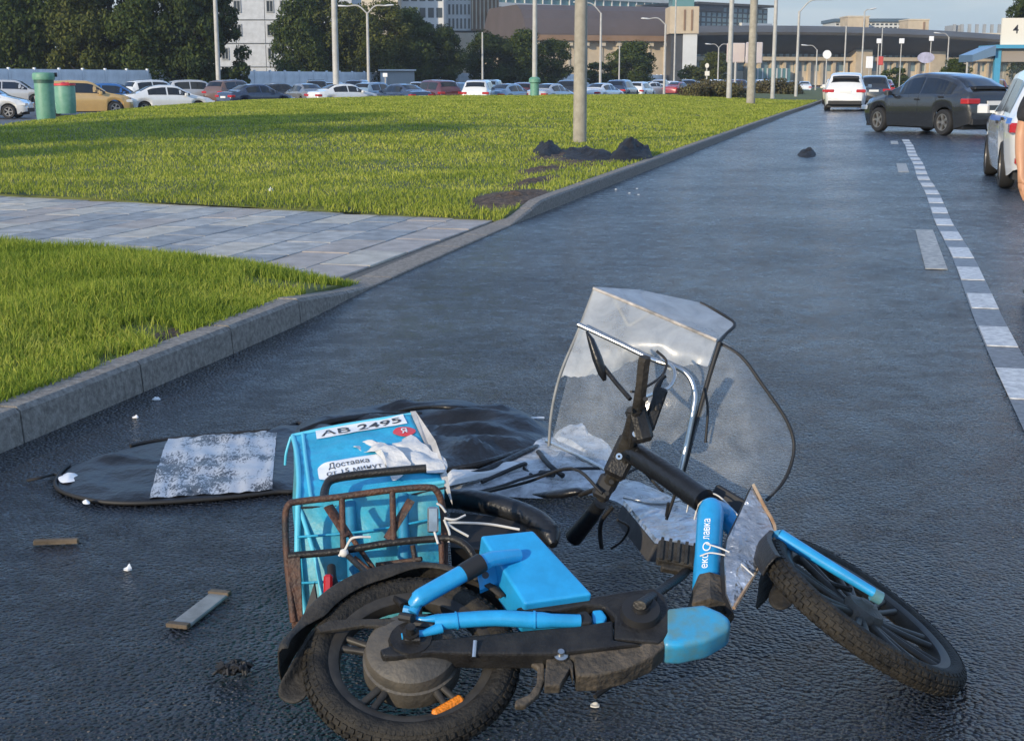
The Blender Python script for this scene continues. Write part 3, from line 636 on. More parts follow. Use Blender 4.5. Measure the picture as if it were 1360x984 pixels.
# 5 hall with brown curved roof
o, w_ = bthing('market_hall', 'beige hall under a big sloping brown roof, behind the thick pole', 700, 892, 290, 300)
ze = hz(50, 290); zt = hz(10, 290)
mb = MB(); mb.box((0, 0, 0), (w_, 30, ze - .6)); mb.build('wall', M_BEIGE, o)
sec = [(-1.5, ze - .5), (-1.5, ze + .4), (-1.0, ze + 1.8), (0, ze + 3.4), (2, ze + 5.2), (4.5, zt), (24, zt), (30, ze)]
mb = MB(); n_ = len(sec)
for xx in (-.8, w_ + .8): mb.v += [Vector((xx, y_, z_)) for y_, z_ in sec]
mb.f += [(i, (i + 1) % n_, n_ + (i + 1) % n_, n_ + i) for i in range(n_)] + [tuple(range(n_)), tuple(range(n_, 2 * n_))]
mb.build('roof', M_BROWNR, o)
mb = MB(); mb.box((-1, -2.1, ze - 1.0), (w_ + 1, -1.52, ze + .1)); mb.build('eaves_beam', M_BROWNF, o)
for i in range(9):
    mb = MB(); mb.box((w_ * (i + .5) / 9 - .5, -1.4, ze - 2.0), (w_ * (i + .5) / 9 + .5, -.02, ze - 1.02)); mb.build('bracket', M_CREAM, o)
    mb = MB(); mb.box((w_ * (i + .5) / 9 - .25, -.25, 0), (w_ * (i + .5) / 9 + .25, -.01, ze - 2.05)); mb.build('pilaster', M_CREAM, o)
# 6 pylon
o, w_ = bthing('stair_tower', 'narrow beige and grey stair tower at the end of the brown roof', 890, 924, 285)
mb = MB(); mb.box((0, 0, 0), (w_ * .45, 8, hz(48, 285))); mb.build('dark_wall', M_DARKF, o)
mb = MB(); mb.box((w_ * .45 + .02, -.4, 0), (w_, 8, hz(48, 285))); mb.build('grey_wall', M_WHITEF, o)
mb = MB(); mb.box((-.4, -.8, hz(48, 285) + .02), (w_ + .2, 8.5, hz(14, 285))); mb.build('beige_head', M_BEIGE, o)
for i in range(2):
    mb = MB(); mb.box((w_ * (.45 + .28 * i), -.95, hz(44, 285)), (w_ * (.52 + .28 * i), -.78, hz(18, 285))); mb.build('recess', M_BROWNF, o)
mb = MB(); mb.box((.2, 1, hz(14, 285) + .02), (w_ - .6, 8, hz(-4, 285))); mb.build('glass_cap', M_WINT, o)
# 7 dark glass office
o, w_ = bthing('rooftop_office', 'dark roofed glass office above the left end of the terminal', 922, 1017, 400, 420)
mb = MB(); mb.box((0, .3, 0), (w_, 22, hz(12, 400))); mb.build('glazing', M_WIN, o)
mb = MB(); mb.box((-.5, -.6, hz(19, 400)), (w_ * .35, .28, hz(11, 400))); mb.build('dark_cladding', M_DARKF, o)
mb = MB(); mb.box((-.8, -1.2, hz(11, 400) + .02), (w_ + 1.2, 23, hz(8, 400))); mb.build('roof', M_DARKR, o)
facade(o, I4, w_, hz(13, 400), 14, 7, M_WINL, z0=hz(60, 400), fx=.62, fz=.7, y=.22)
mb = MB(); mb.box((w_ * .6, -.8, hz(36, 400)), (w_ + 1, .28, hz(32, 400))); mb.build('balcony', M_WHITEF, o)
# 8 terminal with a long overhanging roof
o, w_ = bthing('terminal', 'long low beige terminal with a deep curved dark roof beyond the traffic', 915, 1400, 330, 360)
z1 = hz(66, 330); z2 = hz(38, 330)
mb = MB(); mb.box((0, 6, 0), (w_, 50, hz(79, 330))); mb.build('lower_wall', M_CREAM, o)
mb = MB(); mb.box((0, 8, hz(79, 330) + .02), (w_, 50, z1)); mb.build('upper_glazing', M_WIN, o)
NS = 48; mb = MB()
sec = [(7.5, z1 - 1.2), (0, z1 + .8), (-3.5, z1 + 2.8), (-3.8, z1 + 3.4), (4, z2 + .1), (18, z2 + .4), (46, z2)]
for i in range(NS + 1):
    f = i / NS; dz = -2.0 * f * f + .7 * math.sin(f * 3.1); mb.v += [Vector((w_ * f, y_, z_ + dz * (1 if k_ else .5))) for k_, (y_, z_) in enumerate(sec)]
m_ = len(sec); mb.f += [(i * m_ + j, i * m_ + j + 1, (i + 1) * m_ + j + 1, (i + 1) * m_ + j) for i in range(NS) for j in range(m_ - 1)]
mb.build('roof', M_DARKR, o, smooth=30)
facade(o, I4, w_, hz(80, 330), 34, 1, M_WINL, z0=hz(97, 330), fx=.7, fz=.7, y=5.95)
facade(o, I4, w_, z1 - .2, 60, 1, M_WINL, z0=hz(78, 330), fx=.55, fz=.8, y=7.95)
for i in range(31):
    mb = MB(); xx = w_ * i / 30; mb.box((xx, 4.9, 0), (xx + .7, 5.9, hz(80, 330) - .2)); mb.build('column', M_BEIGE, o)
mb = MB(); mb.box((0, 4.0, hz(80, 330) - .15), (w_, 5.94, hz(76, 330))); mb.build('balcony_band', M_BEIGE, o)
for a, c in ((.45, .495), (.66, .70)):
    mb = MB(); mb.box((w_ * a, 3.0, 0), (w_ * c, 7.9, hz(66, 330))); mb.build('stair_block', M_BEIGE, o)
mb = MB(); mb.box((w_ * .17, 2, 0), (w_ * .27, 5.0, hz(91, 330))); mb.build('kiosk_front', M_WINT, o)
for i in range(8):
    mb = MB(); xx = w_ * (.17 + .1 * i / 8); mb.box((xx, 1.8, 0), (xx + .3, 1.98, hz(91, 330))); mb.build('kiosk_mullion', M_WHITEF, o)
# 9 roof blocks
o, w_ = bthing('blue_office', 'low white and blue office showing over the terminal roof', 1106, 1200, 440)
mb = MB(); mb.box((0, .3, 0), (w_, 18, hz(33, 440))); mb.build('wall', M_WHITEF, o); facade(o, I4, w_, hz(34, 440), 16, 6, M_WIN, z0=hz(60, 440), fx=.6, fz=.5, y=.3)
mb = MB(); mb.box((-.5, -.6, hz(33, 440) + .02), (w_ + .5, 18.5, hz(29, 440))); mb.build('roof', mat('blue_roof', (.07, .11, .15), .5), o)
for px0, px1, tp, lb in ((1122, 1150, 27, 'beige square block rising over the terminal roof, the taller one on the left'), (1202, 1229, 31, 'beige square block rising over the terminal roof, right of the blue office')):
    o, w_ = bthing('roof_block', lb, px0, px1, 425); mb = MB(); mb.box((0, 0, 0), (w_, 10, hz(tp, 425))); mb.build('wall', M_BEIGE, o)
    mb = MB(); mb.box((-.2, -.2, hz(tp, 425) + .02), (w_ + .2, 10.2, hz(tp - 1.6, 425))); mb.build('parapet', M_CREAM, o)
    mb = MB(); mb.box((w_ * .72, -.25, hz(52, 425)), (w_ * .8, -.02, hz(tp + 2, 425))); mb.build('recess', M_BROWNF, o)
o, w_ = bthing('unfinished_building', 'pale building with a row of bare columns, far right beyond the terminal', 1262, 1345, 480)
mb = MB(); mb.box((0, 0, 0), (w_, 15, hz(47, 480))); mb.build('wall', M_CREAM, o)
for i in range(9):
    mb = MB(); xx = w_ * i / 8.4; mb.box((xx, .2, hz(47, 480) + .01), (xx + .9, 1.2, hz(36, 480))); mb.build('column', M_GREYF, o)
mb = MB(); mb.box((0, 1.3, hz(47, 480) + .01), (w_ * .18, 10, hz(37, 480))); mb.build('stair_core', M_GREYF, o)

# ------------------------------------------------------------------ poles, lamps, signs
def pole(px, Y, r, h, label, m=M_POLE, base=None, arm=None, arms=(), zb=.2, group='poles and street lamps', name='lamp_post'):
    o = thing(name, label, 'pole', (xat(px, Y), Y, 0), 0, group, local=True)
    mb = MB(); mb.tube([(0, 0, -.1 + zb * 0), (0, 0, h * .5), (0, 0, h)], [r, r * .85, r * .68], 12); mb.build('pole', m, o, smooth=40)
    if base:
        mb = MB(); mb.lathe([(0, 0), (base * 1.25, 0), (base * 1.25, .15), (base, .2), (base, 1.25), (base * 1.3, 1.3), (base * 1.3, 1.5), (base * .8, 1.62), (0, 1.62)], seg=16); mb.build('base', M_GREEN, o, smooth=40)
    for dx, dy, up in arms:
        a = Vector((0, 0, h - .05)); b2 = Vector((dx, dy, h + up)); mid = a.lerp(b2, .45) + Vector((0, 0, abs(dx) * .22))
        mb = MB(); mb.tube(cr([a, mid, b2], 5), r * .42, 8); arm_ = mb.build('arm', m, o, smooth=40)
        d_ = Vector((dx, dy, .1)).normalized(); mb = MB(); mb.tube([b2 - d_ * .1, b2 + d_ * .15, b2 + d_ * .6, b2 + d_ * .75], [.06, .14, .15, .07], 10, flat=.55); mb.build('lamp_head', M_LAMP, arm_, smooth=50)
    return o
pole(291, 112, .20, 13, 'slim grey pole in front of the dark left trees')
pole(447, 88, .21, 13, 'pale straight pole at the edge of the lawn beside the panel block')
pole(490, 120, .15, hz(22, 120), 'double armed street lamp in front of the middle clump of trees', arms=((-1.7, 0, .55), (1.5, 0, .6)))
pole(641, 130, .10, hz(46, 130), 'thin short pole between two dark trees')
pole(710, 86, .16, 13, 'pole with a stout green base at the lawn edge', base=.27)
pole(770, 30.4, .15, 9, 'thick brownish pole standing on the lawn near the road', M_POLEB)
pole(797, 140, .14, hz(22, 140), 'street lamp seen against the brown roof just right of the thick pole', arms=((-2.0, 0, 1.0),))
pole(822, 150, .09, hz(63, 150), 'short thin pole left of the round tree')
pole(882, 135, .13, hz(36, 135), 'street lamp with its arm to the left at the end of the brown roof', arms=((-1.6, 0, .5),))
pole(895, 170, .12, hz(5, 170), 'thin tall pole by the stair tower')
pole(968, 88, .17, 13, 'bare pole left of the thickest one on the far lawn')
pole(997, 76, .24, 13, 'thickest bare grey pole on the far lawn', M_POLEB)
pole(1026, 96, .15, 13, 'bare pole right of the thickest one on the far lawn')
pole(1057, 110, .13, hz(20, 110), 'tall street lamp arching right over the road', arms=((1.9, 0, .9),))
pole(953, 190, .11, hz(65, 190), 'double armed low lamp before the olive tree', arms=((-1.1, 0, .4), (1.1, 0, .4)))
pole(1083, 170, .11, hz(68, 170), 'low lamp before the middle of the terminal, arm to the left', arms=((-1.2, 0, .5),))
pole(1120, 160, .11, hz(38, 160), 'thin pole above the white car in front of the terminal')
pole(1143, 150, .11, hz(20, 150), 'tall thin mast with a camera on top before the beige block', arms=((.5, 0, .2),))
pole(1168, 190, .09, hz(40, 190), 'thin mast between the two white signal boxes')
pole(1256, 160, .10, hz(52, 160), 'thin pole left of the small tree by the shelter', arms=((-1.0, 0, .4),))
def sign(px, Y, py, wpx, hpx, label, kind, m, post=.05, name='road_sign', cat='sign'):
    zc = hz(py, Y); w2 = wpx / F * Y / 2; h2 = hpx / F * Y / 2
    o = thing(name, label, cat, (xat(px, Y), Y, 0), 0, local=True)
    mb = MB(); mb.tube([(0, .08, 0), (0, .08, zc)], post, 8); mb.build('post', M_POLE, o)
    mb = MB()
    if kind == 'round': mb.lathe([(0, -.03), (w2, -.03), (w2, .03), (0, .03)], Matrix.Translation((0, 0, zc)) @ Matrix.Rotation(R(90), 4, 'X') @ Matrix.Diagonal((1, h2 / w2, 1, 1)), 24)
    else: mb.bbox((-w2, -h2, -.05), (w2, h2, .05), min(w2, h2) * .1, Matrix.Translation((0, 0, zc)) @ Matrix.Rotation(R(90), 4, 'X'))
    mb.build('sign_plate', m, o, smooth=30); return o
sign(1096, 110, 74, 11, 11, 'round white road sign seen from behind, left of the traffic', 'round', M_SIGNW)
sign(938, 120, 88, 5, 6, 'small pale round sign above a triangular one at the parking lot', 'round', M_SIGN)
sign(938.5, 119, 98, 6, 6, 'small pale sign plate low on the post at the parking lot', 'box', M_SIGN)
sign(1164, 140, 57, 6, 6, 'white square signal box, leftmost of three over the traffic', 'box', M_SIGNW)
sign(1194, 140, 57, 6.5, 6.5, 'white square signal box, middle one of three over the traffic', 'box', M_SIGNW)
sign(1233, 140, 54, 6, 6, 'white square signal box, rightmost of three over the traffic', 'box', M_SIGNW)
sign(1167, 170, 82, 8, 11, 'small red poster panel in front of the terminal', 'box', mat('poster_red', (.55, .08, .07), .5))
sign(1227, 130, 78, 22, 14, 'violet and white oval advertising sign left of the bus shelter', 'round', M_SIGNV)
sign(1153, 160, 84, 9, 15, 'pale narrow poster panel beside the red one', 'box', M_SIGNW)
sign(512, 125, 100, 6, 5, 'small white notice sign in front of the fence', 'box', M_SIGNW)
o = sign(1000, 150, 72, 22, 27, 'billboard with a pale peach poster behind the thickest pole', 'box', M_SIGNP, .12, 'billboard', 'billboard')
o2 = sign(976, 151, 72, 24, 25, 'left pale billboard next to the bare poles', 'box', mat('poster_peach', (.58, .50, .42), .6, col2=(.5, .42, .40), vscale=.4), .12, 'billboard', 'billboard')
sign(1098, 60, 0, 1, 1, 'x', 'box', M_SIGNW) if False else None
# concrete gatehouse in the fence
o = thing('gatehouse', 'small pale hut by the fence, right of the double armed lamp', 'hut', (xat(528, 165), 165, 0), .1, local=True)
mb = MB(); mb.bbox((-2.0, 0, 0), (2.0, 2.5, 2.4), .05); mb.build('wall', M_GREYF, o); mb = MB(); mb.box((-1.9, -.05, .1), (-1.2, .02, 2.2)); mb.build('door', M_WHITEF, o); mb = MB(); mb.box((-2.2, -.3, 2.42), (2.2, 2.7, 2.6)); mb.build('roof', M_WHITEF, o)

# bus shelter with the "4" sign
Y = 62
o = thing('bus_shelter', 'blue framed glass bus shelter at the right edge', 'bus shelter', (xat(1320, Y), Y, 0), 0, local=True)
zr = hz(62, Y); pw = 36 / F * Y
mb = MB(); mb.box((-.13, -.1, 0), (.13, .1, zr - .16)); mb.build('pillar', M_SKYB, o); mb = MB(); mb.box((2.3, -.1, 0), (2.5, .1, zr - .16)); mb.build('pillar', M_SKYB, o)
mb = MB(); mb.box((-.2, -.35, zr - .15), (3.4, 2.0, zr)); mb.build('roof', M_SKYB, o)
mb = MB(); mb.prism([(-.2, -.35, zr - .02), (-1.15, -.2, zr - .42), (-1.15, -.2, zr - .72), (-.2, -.35, zr - .45)], (0, 1.9, 0)); mb.build('canopy_wing', mat('canopy_blue', (.10, .17, .26), .4, coat=.2), o)
mb = MB(); mb.box((.14, 1.2, .3), (2.29, 1.23, zr - .5)); mb.build('rear_pane', film_material('shelter_glass', .75, (.45, .42, .36), .08, scale=1.5, alpha_var=.1), o)
mb = MB(); mb.box((.14, -.06, zr - .72), (2.29, .04, zr - .16)); mb.build('fascia', mat('fascia_grey', (.30, .26, .22), .5), o)
mb = MB(); mb.tube([(-1.1, .6, 0), (-1.1, .6, zr - .6)], .05, 8); mb.build('pillar', M_POLE, o)
sgn = thing('number_sign', 'cream square sign with a black number 4 on the bus shelter roof', 'sign', (xat(1341, Y), Y, zr), 0, local=True)
sw = 36 / F * Y / 2; sh = 32 / F * Y
mb = MB(); mb.box((-sw, -.06, .01), (sw, .06, sh + .06)); plate = mb.build('sign_plate', M_SIGN, sgn)
v2, f2, asp = text_mesh('4', 1, .012)
mb = MB(); mb.add([(x * sh * .34 * asp, -.064, sh * .62 + y * sh * .34) for x, y in v2], f2); mb.build('lettering', M_INK, plate, fixn=False)

# ------------------------------------------------------------------ rubbish bins
def bin_(px, py, z, hpx, wpx, label, red=False):
    p = gz(px, py, z); dep = p.y * math.cos(PITCH); r = wpx / F * dep / 2; h = hpx / F * dep
    o = thing('litter_bin', label, 'bin', p, .3, local=True)
    mb = MB(); mb.lathe([(0, .0), (r * .92, 0), (r * .95, .04), (r, h * .3), (r, h * .82), (r * .97, h * .84), (r * .97, h * .86)] + ([(r * .8, h * .86), (r * .8, h * .6), (0, h * .6)] if red else [(0, h * .86)]), seg=28); mb.build('body', M_GREEN, o, smooth=40)
    if red:
        mb = MB(); mb.lathe([(r * .82, h * .87), (r * 1.06, h * .87), (r * 1.06, h * .93), (r * .82, h * .93), (r * .82, h * .87)], seg=28); mb.build('rim', M_REDP, o, smooth=30)
        mb = MB(); mb.fan([Vector((r * .75 * math.cos(a), r * .75 * math.sin(a), h * .88)) for a in np.linspace(0, 6.28, 17)[:-1]], lambda p_, f: Vector((p_.x, p_.y, h * .90 + .12 * (1 - f) + .10 * mnoise.noise(p_ * 7))), 4); mb.build('rubbish', M_REDP, o, smooth=60)
    else:
        mb = MB(); mb.lathe([(r * .7, h * .865), (r * 1.14, h * .865), (r * 1.16, h * .9), (r * 1.16, h * .97), (r * 1.05, h), (0, h * 1.01)], seg=28); lid = mb.build('lid', M_GREEN, o, smooth=40)
        mb = MB(); mb.lathe([(r * 1.0, h * .80), (r * 1.03, h * .80), (r * 1.03, h * .865), (r * 1.0, h * .865)], seg=28); mb.build('dark_band', M_GREEND, o)
        mb = MB(); mb.box((r * 1.1, -.06, h * .92), (r * 1.4, .06, h)); mb.build('hinge', M_TRIM, lid)
bin_(62, 166, .20, 68, 25, 'tall green lidded litter bin on the lawn, in front of the other bin')
bin_(88, 151, .16, 42, 27, 'green round litter bin with red rubbish on top, behind the lidded one', True)

# ================================================================== CARS
def smooth_interp(pts, n=8):
    xs = np.array([p[0] for p in pts]); ys = np.array([p[1] for p in pts])
    fine = np.linspace(xs[0], xs[-1], 400); y = np.interp(fine, xs, ys); k = 9
    pad = np.concatenate([np.full(k, y[0]), y, np.full(k, y[-1])]); y2 = np.convolve(pad, np.ones(k) / k, 'same')[k:-k]; y2[0] = ys[0]; y2[-1] = ys[-1]
    return lambda x: float(np.interp(x, fine, y2))
def car_kind(kind):
    if kind == 'sedan':
        L_ = 2.3; top = [(-L_, .70), (-2.24, .98), (-1.65, 1.06), (-.95, 1.38), (-.4, 1.45), (.2, 1.44), (.45, 1.38), (1.1, 1.0), (1.3, .95), (2.0, .80), (2.22, .66), (L_, .52)]
        belt = [(-L_, .66), (-2.2, .90), (-1, .93), (1.1, .90), (2.0, .74), (L_, .50)]; hw = .90; rw = .60; cab = (-1.55, 1.1); roof = (-.75, .38); wx = (-1.35, 1.40)
    elif kind == 'suv':
        L_ = 2.3; top = [(-L_, .80), (-2.27, 1.02), (-2.12, 1.18), (-1.82, 1.58), (-1.5, 1.66), (-.6, 1.70), (.15, 1.67), (.45, 1.58), (1.1, 1.10), (1.3, 1.06), (2.05, .92), (2.24, .76), (L_, .6)]
        belt = [(-L_, .76), (-2.2, 1.02), (-1, 1.03), (1.1, 1.0), (2.0, .84), (L_, .58)]; hw = .94; rw = .66; cab = (-2.16, 1.1); roof = (-1.80, .38); wx = (-1.38, 1.42)
    elif kind == 'coupe':
        L_ = 2.35; top = [(-L_, .78), (-2.3, 1.10), (-2.18, 1.16), (-1.5, 1.47), (-.9, 1.60), (-.2, 1.64), (.2, 1.61), (.5, 1.52), (1.15, 1.10), (1.35, 1.05), (2.1, .90), (2.3, .74), (L_, .6)]
        belt = [(-L_, .74), (-2.25, 1.04), (-1, 1.04), (1.1, 1.0), (2.05, .82), (L_, .58)]; hw = .95; rw = .64; cab = (-2.05, 1.15); roof = (-1.15, .42); wx = (-1.40, 1.43)
    else:
        L_ = 2.1; top = [(-L_, .74), (-2.06, .95), (-1.9, 1.08), (-1.6, 1.42), (-1.2, 1.50), (-.3, 1.53), (.2, 1.50), (.45, 1.42), (1.05, 1.02), (1.2, .98), (1.85, .82), (2.05, .66), (L_, .52)]
        belt = [(-L_, .70), (-2.0, .93), (-1, .94), (1.0, .91), (1.85, .75), (L_, .50)]; hw = .88; rw = .61; cab = (-1.92, 1.05); roof = (-1.55, .36); wx = (-1.28, 1.30)
    wr = .34 if kind in ('suv', 'coupe') else .31
    T = smooth_interp(top); B = smooth_interp(belt)
    plan = smooth_interp([(-L_, .80), (-L_ + .12, .91), (-L_ + .5, .985), (-.6, 1), (.8, 1), (L_ - .6, .97), (L_ - .15, .86), (L_, .72)])
    def low(x):
        z = .20 + .12 * sst((abs(x) - L_ + .5) / .5)
        for c in wx:
            d = abs(x - c); ra = wr + .065
            if d < ra: z = max(z, wr + math.sqrt(ra * ra - d * d))
        return z
    def sec(x):
        h = hw * plan(x); b = B(x); t_ = max(T(x), b + .015); l = min(low(x), b - .06)
        cabf = sst((t_ - b - .05) / .35); r = lerp(h * .90, rw, cabf)
        return [Vector((x, h * .93, l)), Vector((x, h * .975, lerp(l, b, .3))), Vector((x, h, lerp(l, b, .62))), Vector((x, h * .985, lerp(l, b, .88))), Vector((x, h * .955, b)), Vector((x, r, t_ - .05 * cabf - .008)), Vector((x, r * .9, t_ - .01)), Vector((x, r * .5, t_ + .012)), Vector((x, 0, t_ + .018))]
    xs = sorted(set(list(np.round(np.linspace(-L_, L_, 58), 3)) + [c + sgn * (wr + .065) for c in wx for sgn in (-1, 1)] + [-L_ + .03, L_ - .03]))
    P = {}
    mb = MB(); m = 17
    for x in xs:
        q = sec(x); mb.v += q + [Vector((p.x, -p.y, p.z)) for p in reversed(q[:-1])]
    for i in range(len(xs) - 1): mb.f += [(i * m + j, (i + 1) * m + j, (i + 1) * m + j + 1, i * m + j + 1) for j in range(m - 1)]
    mb.f += [tuple(range(m)), tuple(range((len(xs) - 1) * m, len(xs) * m))]
    def me_of(mb_, nm, m_, smooth=35):
        o = mb_.build(nm, m_, None, smooth); d = o.data; bpy.data.objects.remove(o); return d
    P['body'] = me_of(mb, 'body', PAINT['white'], 38)
    mb = MB(); mb.box((-L_ + .25, -hw * .84, .16), (L_ - .25, hw * .84, .50)); P['underbody'] = me_of(mb, 'underbody', M_TRIM, None)
    # side glass split by pillars
    def side_patch(xa, xb, sgn, f0=.10, f1=.88, n=8):
        mb = MB(); vs = []
        for i in range(n + 1):
            x = lerp(xa, xb, i / n); q = sec(x); a, b = q[4], q[5]
            for f in (f0, f1): v = a.lerp(b, f); vs.append(Vector((v.x, sgn * (v.y + .006), v.z + .002)))
        mb.add(vs, [(2 * i, 2 * i + 1, 2 * i + 3, 2 * i + 2) for i in range(n)]); return mb
    mid = (roof[0] + roof[1]) / 2 + .02
    P['side_window'] = [me_of(side_patch(a, c, sg), 'side_window', M_CARWIN, None) for sg in (1, -1) for a, c in ((cab[0] + .42, mid - .05), (mid + .03, cab[1] - .12))]
    def top_patch(xa, xb, n=8):
        mb = MB(); vs = []
        for i in range(n + 1):
            x = lerp(xa, xb, i / n); q = sec(x)
            row = [q[5], q[6], q[7], q[8]]; row = row + [Vector((p.x, -p.y, p.z)) for p in reversed(row[:-1])]
            e = .93
            vs += [Vector((p.x + (.006 if xa > 0 else -.008), p.y * e, p.z + .010)) for p in row]
        mb.add(vs, [(7 * i + j, 7 * i + j + 1, 7 * i + 8 + j, 7 * i + 7 + j) for i in range(n) for j in range(6)]); return mb
    P['windscreen'] = me_of(top_patch(roof[1] + .10, cab[1] - .10), 'windscreen', M_CARWIN, 60)
    P['rear_window'] = me_of(top_patch(cab[0] + .10, roof[0] - .05), 'rear_window', M_CARWIN, 60)
    # wheels
    mb = MB(); mb.lathe([(wr * .66, -.10), (wr * .93, -.10), (wr, -.07), (wr, .07), (wr * .93, .10), (wr * .66, .10)], Matrix.Rotation(R(90), 4, 'X'), 28); P['tyre'] = me_of(mb, 'tyre', M_TYRE, 40)
    mb = MB(); Mr = Matrix.Rotation(R(90), 4, 'X'); mb.lathe([(wr * .58, -.09), (wr * .68, -.09), (wr * .68, .09), (wr * .58, .09), (wr * .58, -.09)], Mr, 28)
    mb.lathe([(0, -.075), (wr * .18, -.075), (wr * .18, .075), (0, .075)], Mr, 12)
    for k in range(5):
        for dz in (-.1, .1):
            a = k * 2 * math.pi / 5 + dz; M2 = Matrix.Rotation(a, 4, 'Y'); mb.box((wr * .12, -.072, -.018), (wr * .62, .072, .018), M2)
    P['rim'] = me_of(mb, 'rim', M_ALLOY, None)
    mb = MB(); mb.lathe([(0, -.03), (wr * .57, -.03), (wr * .57, .03), (0, .03)], Mr, 16); P['brake_disc'] = me_of(mb, 'brake_disc', M_TRIM, None)
    zt = B(-L_ + .1)
    def lamp_box(x0, x1, y0, y1, z0, z1, sg): mb = MB(); mb.bbox((x0, min(sg * y0, sg * y1), z0), (x1, max(sg * y0, sg * y1), z1), .025); return mb
    er = hw * .86
    P['taillight'] = [me_of(lamp_box(-L_ - .012, -L_ + .30, er * .60, hw * .955, zt - .16, zt - .03, sg), 'taillight', M_LENSR, None) for sg in (1, -1)]
    zf = B(L_ - .2)
    P['headlight'] = [me_of(lamp_box(L_ - .36, L_ - .02, er * .52, hw * .90, zf - .12, zf + .0, sg), 'headlight', M_HEADL, None) for sg in (1, -1)]
    mb = MB(); mb.bbox((-L_ - .03, -hw * .78, .30), (-L_ + .2, hw * .78, .46), .02); P['rear_bumper'] = me_of(mb, 'rear_bumper', M_TRIM, None)
    mb = MB(); mb.bbox((L_ - .2, -hw * .66, .28), (L_ + .02, hw * .66, .46), .02); P['front_bumper'] = me_of(mb, 'front_bumper', M_TRIM, None)
    mb = MB(); mb.box((-L_ - .022, -.26, .66 if kind not in ('suv', 'coupe') else .80), (-L_ + .05, .26, .77 if kind not in ('suv', 'coupe') else .91)); P['number_plate'] = [me_of(mb, 'number_plate', M_PLATE, None)]
    mb = MB(); mb.box((L_ - .05, -.26, .46), (L_ + .035, .26, .57)); P['number_plate'].append(me_of(mb, 'number_plate', M_PLATE, None))
    mm = []
    for sg in (1, -1):
        mb = MB(); q = sec(cab[1] - .35)[4]; mb.bbox((q.x - .08, min(sg * (hw + .02), sg * (hw + .2)), q.z + .02), (q.x + .08, max(sg * (hw + .02), sg * (hw + .2)), q.z + .16), .03); mb.box((q.x - .02, min(sg * hw * .9, sg * (hw + .03)), q.z + .02), (q.x + .03, max(sg * hw * .9, sg * (hw + .03)), q.z + .06)); mm.append(me_of(mb, 'mirror', M_TRIM, None))
    P['mirror'] = mm
    # door seams and handles
    seam = []
    for sg in (1, -1):
        for x in (mid, cab[1] - .05, -wr - .1 + wx[0] + .75):
            mb = MB(); q = sec(x); pts = [Vector((p.x, sg * (p.y + .003), p.z)) for p in (q[1], q[2], q[3], q[4])]; mb.add([p + Vector((d, 0, 0)) for p in pts for d in (-.006, .006)], [(2 * i, 2 * i + 1, 2 * i + 3, 2 * i + 2) for i in range(3)]); seam.append(me_of(mb, 'door_seam', M_TRIM, None))
    P['door_seam'] = seam
    P['door_handle'] = []
    for sg in (1, -1):
        for x in (mid - .25 + .9 - .62, cab[0] + .75):
            mb = MB(); q = sec(x)[3]; mb.box((x - .09, min(sg * q.y, sg * (q.y + .03)), q.z - .02), (x + .09, max(sg * q.y, sg * (q.y + .03)), q.z + .02)); P['door_handle'].append(me_of(mb, 'door_handle', M_TRIM, None))
    P['spoiler'] = None
    if kind in ('suv', 'coupe'):
        xr = roof[0] - (.12 if kind == 'suv' else .9); mb = MB(); mb.bbox((xr - .14, -rw * .86, T(xr) - .01), (xr + .16, rw * .86, T(xr) + .05), .02); P['spoiler'] = me_of(mb, 'spoiler', M_TRIM, None)
    P['wx'] = wx; P['wr'] = wr; P['hw'] = hw; P['L'] = L_; P['sec'] = sec
    return P
KINDS_ = {k: car_kind(k) for k in ('sedan', 'suv', 'coupe', 'hatch')}
def car(kind, color, loc, heading, label, group='cars parked in the lot beyond the lawn', detail=2, cat='car', name='parked_car', scale=1., trim=None):
    """heading: ground vector the bonnet points to"""
    P = KINDS_[kind]; o = thing(name, label, cat, loc, math.atan2(heading[1], heading[0]), group, local=True); o.scale = (scale,) * 3
    pm_ = PAINT[color]
    b = link('body', P['body'], o); b.material_slots[0].link = 'OBJECT'; b.material_slots[0].material = pm_
    link('underbody', P['underbody'], o)
    for me in P['side_window']: link('side_window', me, o)
    link('windscreen', P['windscreen'], o); link('rear_window', P['rear_window'], o)
    for c in P['wx']:
        for sg in (1, -1):
            t_ = link('tyre', P['tyre'], o, (c, sg * (P['hw'] - .12), P['wr'])); t_.name = 'wheel'
            if detail > 0: link('rim', P['rim'], t_)
            if detail > 1: link('brake_disc', P['brake_disc'], t_)
    for me in P['taillight']: link('taillight', me, o)
    for me in P['headlight']: link('headlight', me, o)
    if detail > 0:
        for k in ('rear_bumper', 'front_bumper'): link(k, P[k], o)
        for me in P['number_plate']: link('number_plate', me, o)
        for me in P['mirror']:
            q = link('mirror', me, o)
            q.material_slots[0].link = 'OBJECT'; q.material_slots[0].material = pm_
    if detail > 1:
        for me in P['door_seam']: link('door_seam', me, o)
        for me in P['door_handle']: link('door_handle', me, o)
        if P['spoiler']: link('spoiler', P['spoiler'], o)
    return o
ROADV = Vector((DX, DY))
def cpos(px, Y): return (xat(px, Y), Y, -.25)
def hd(deg): return (math.cos(R(deg)), math.sin(R(deg)))     # 0 = to the right, 90 = away from the camera
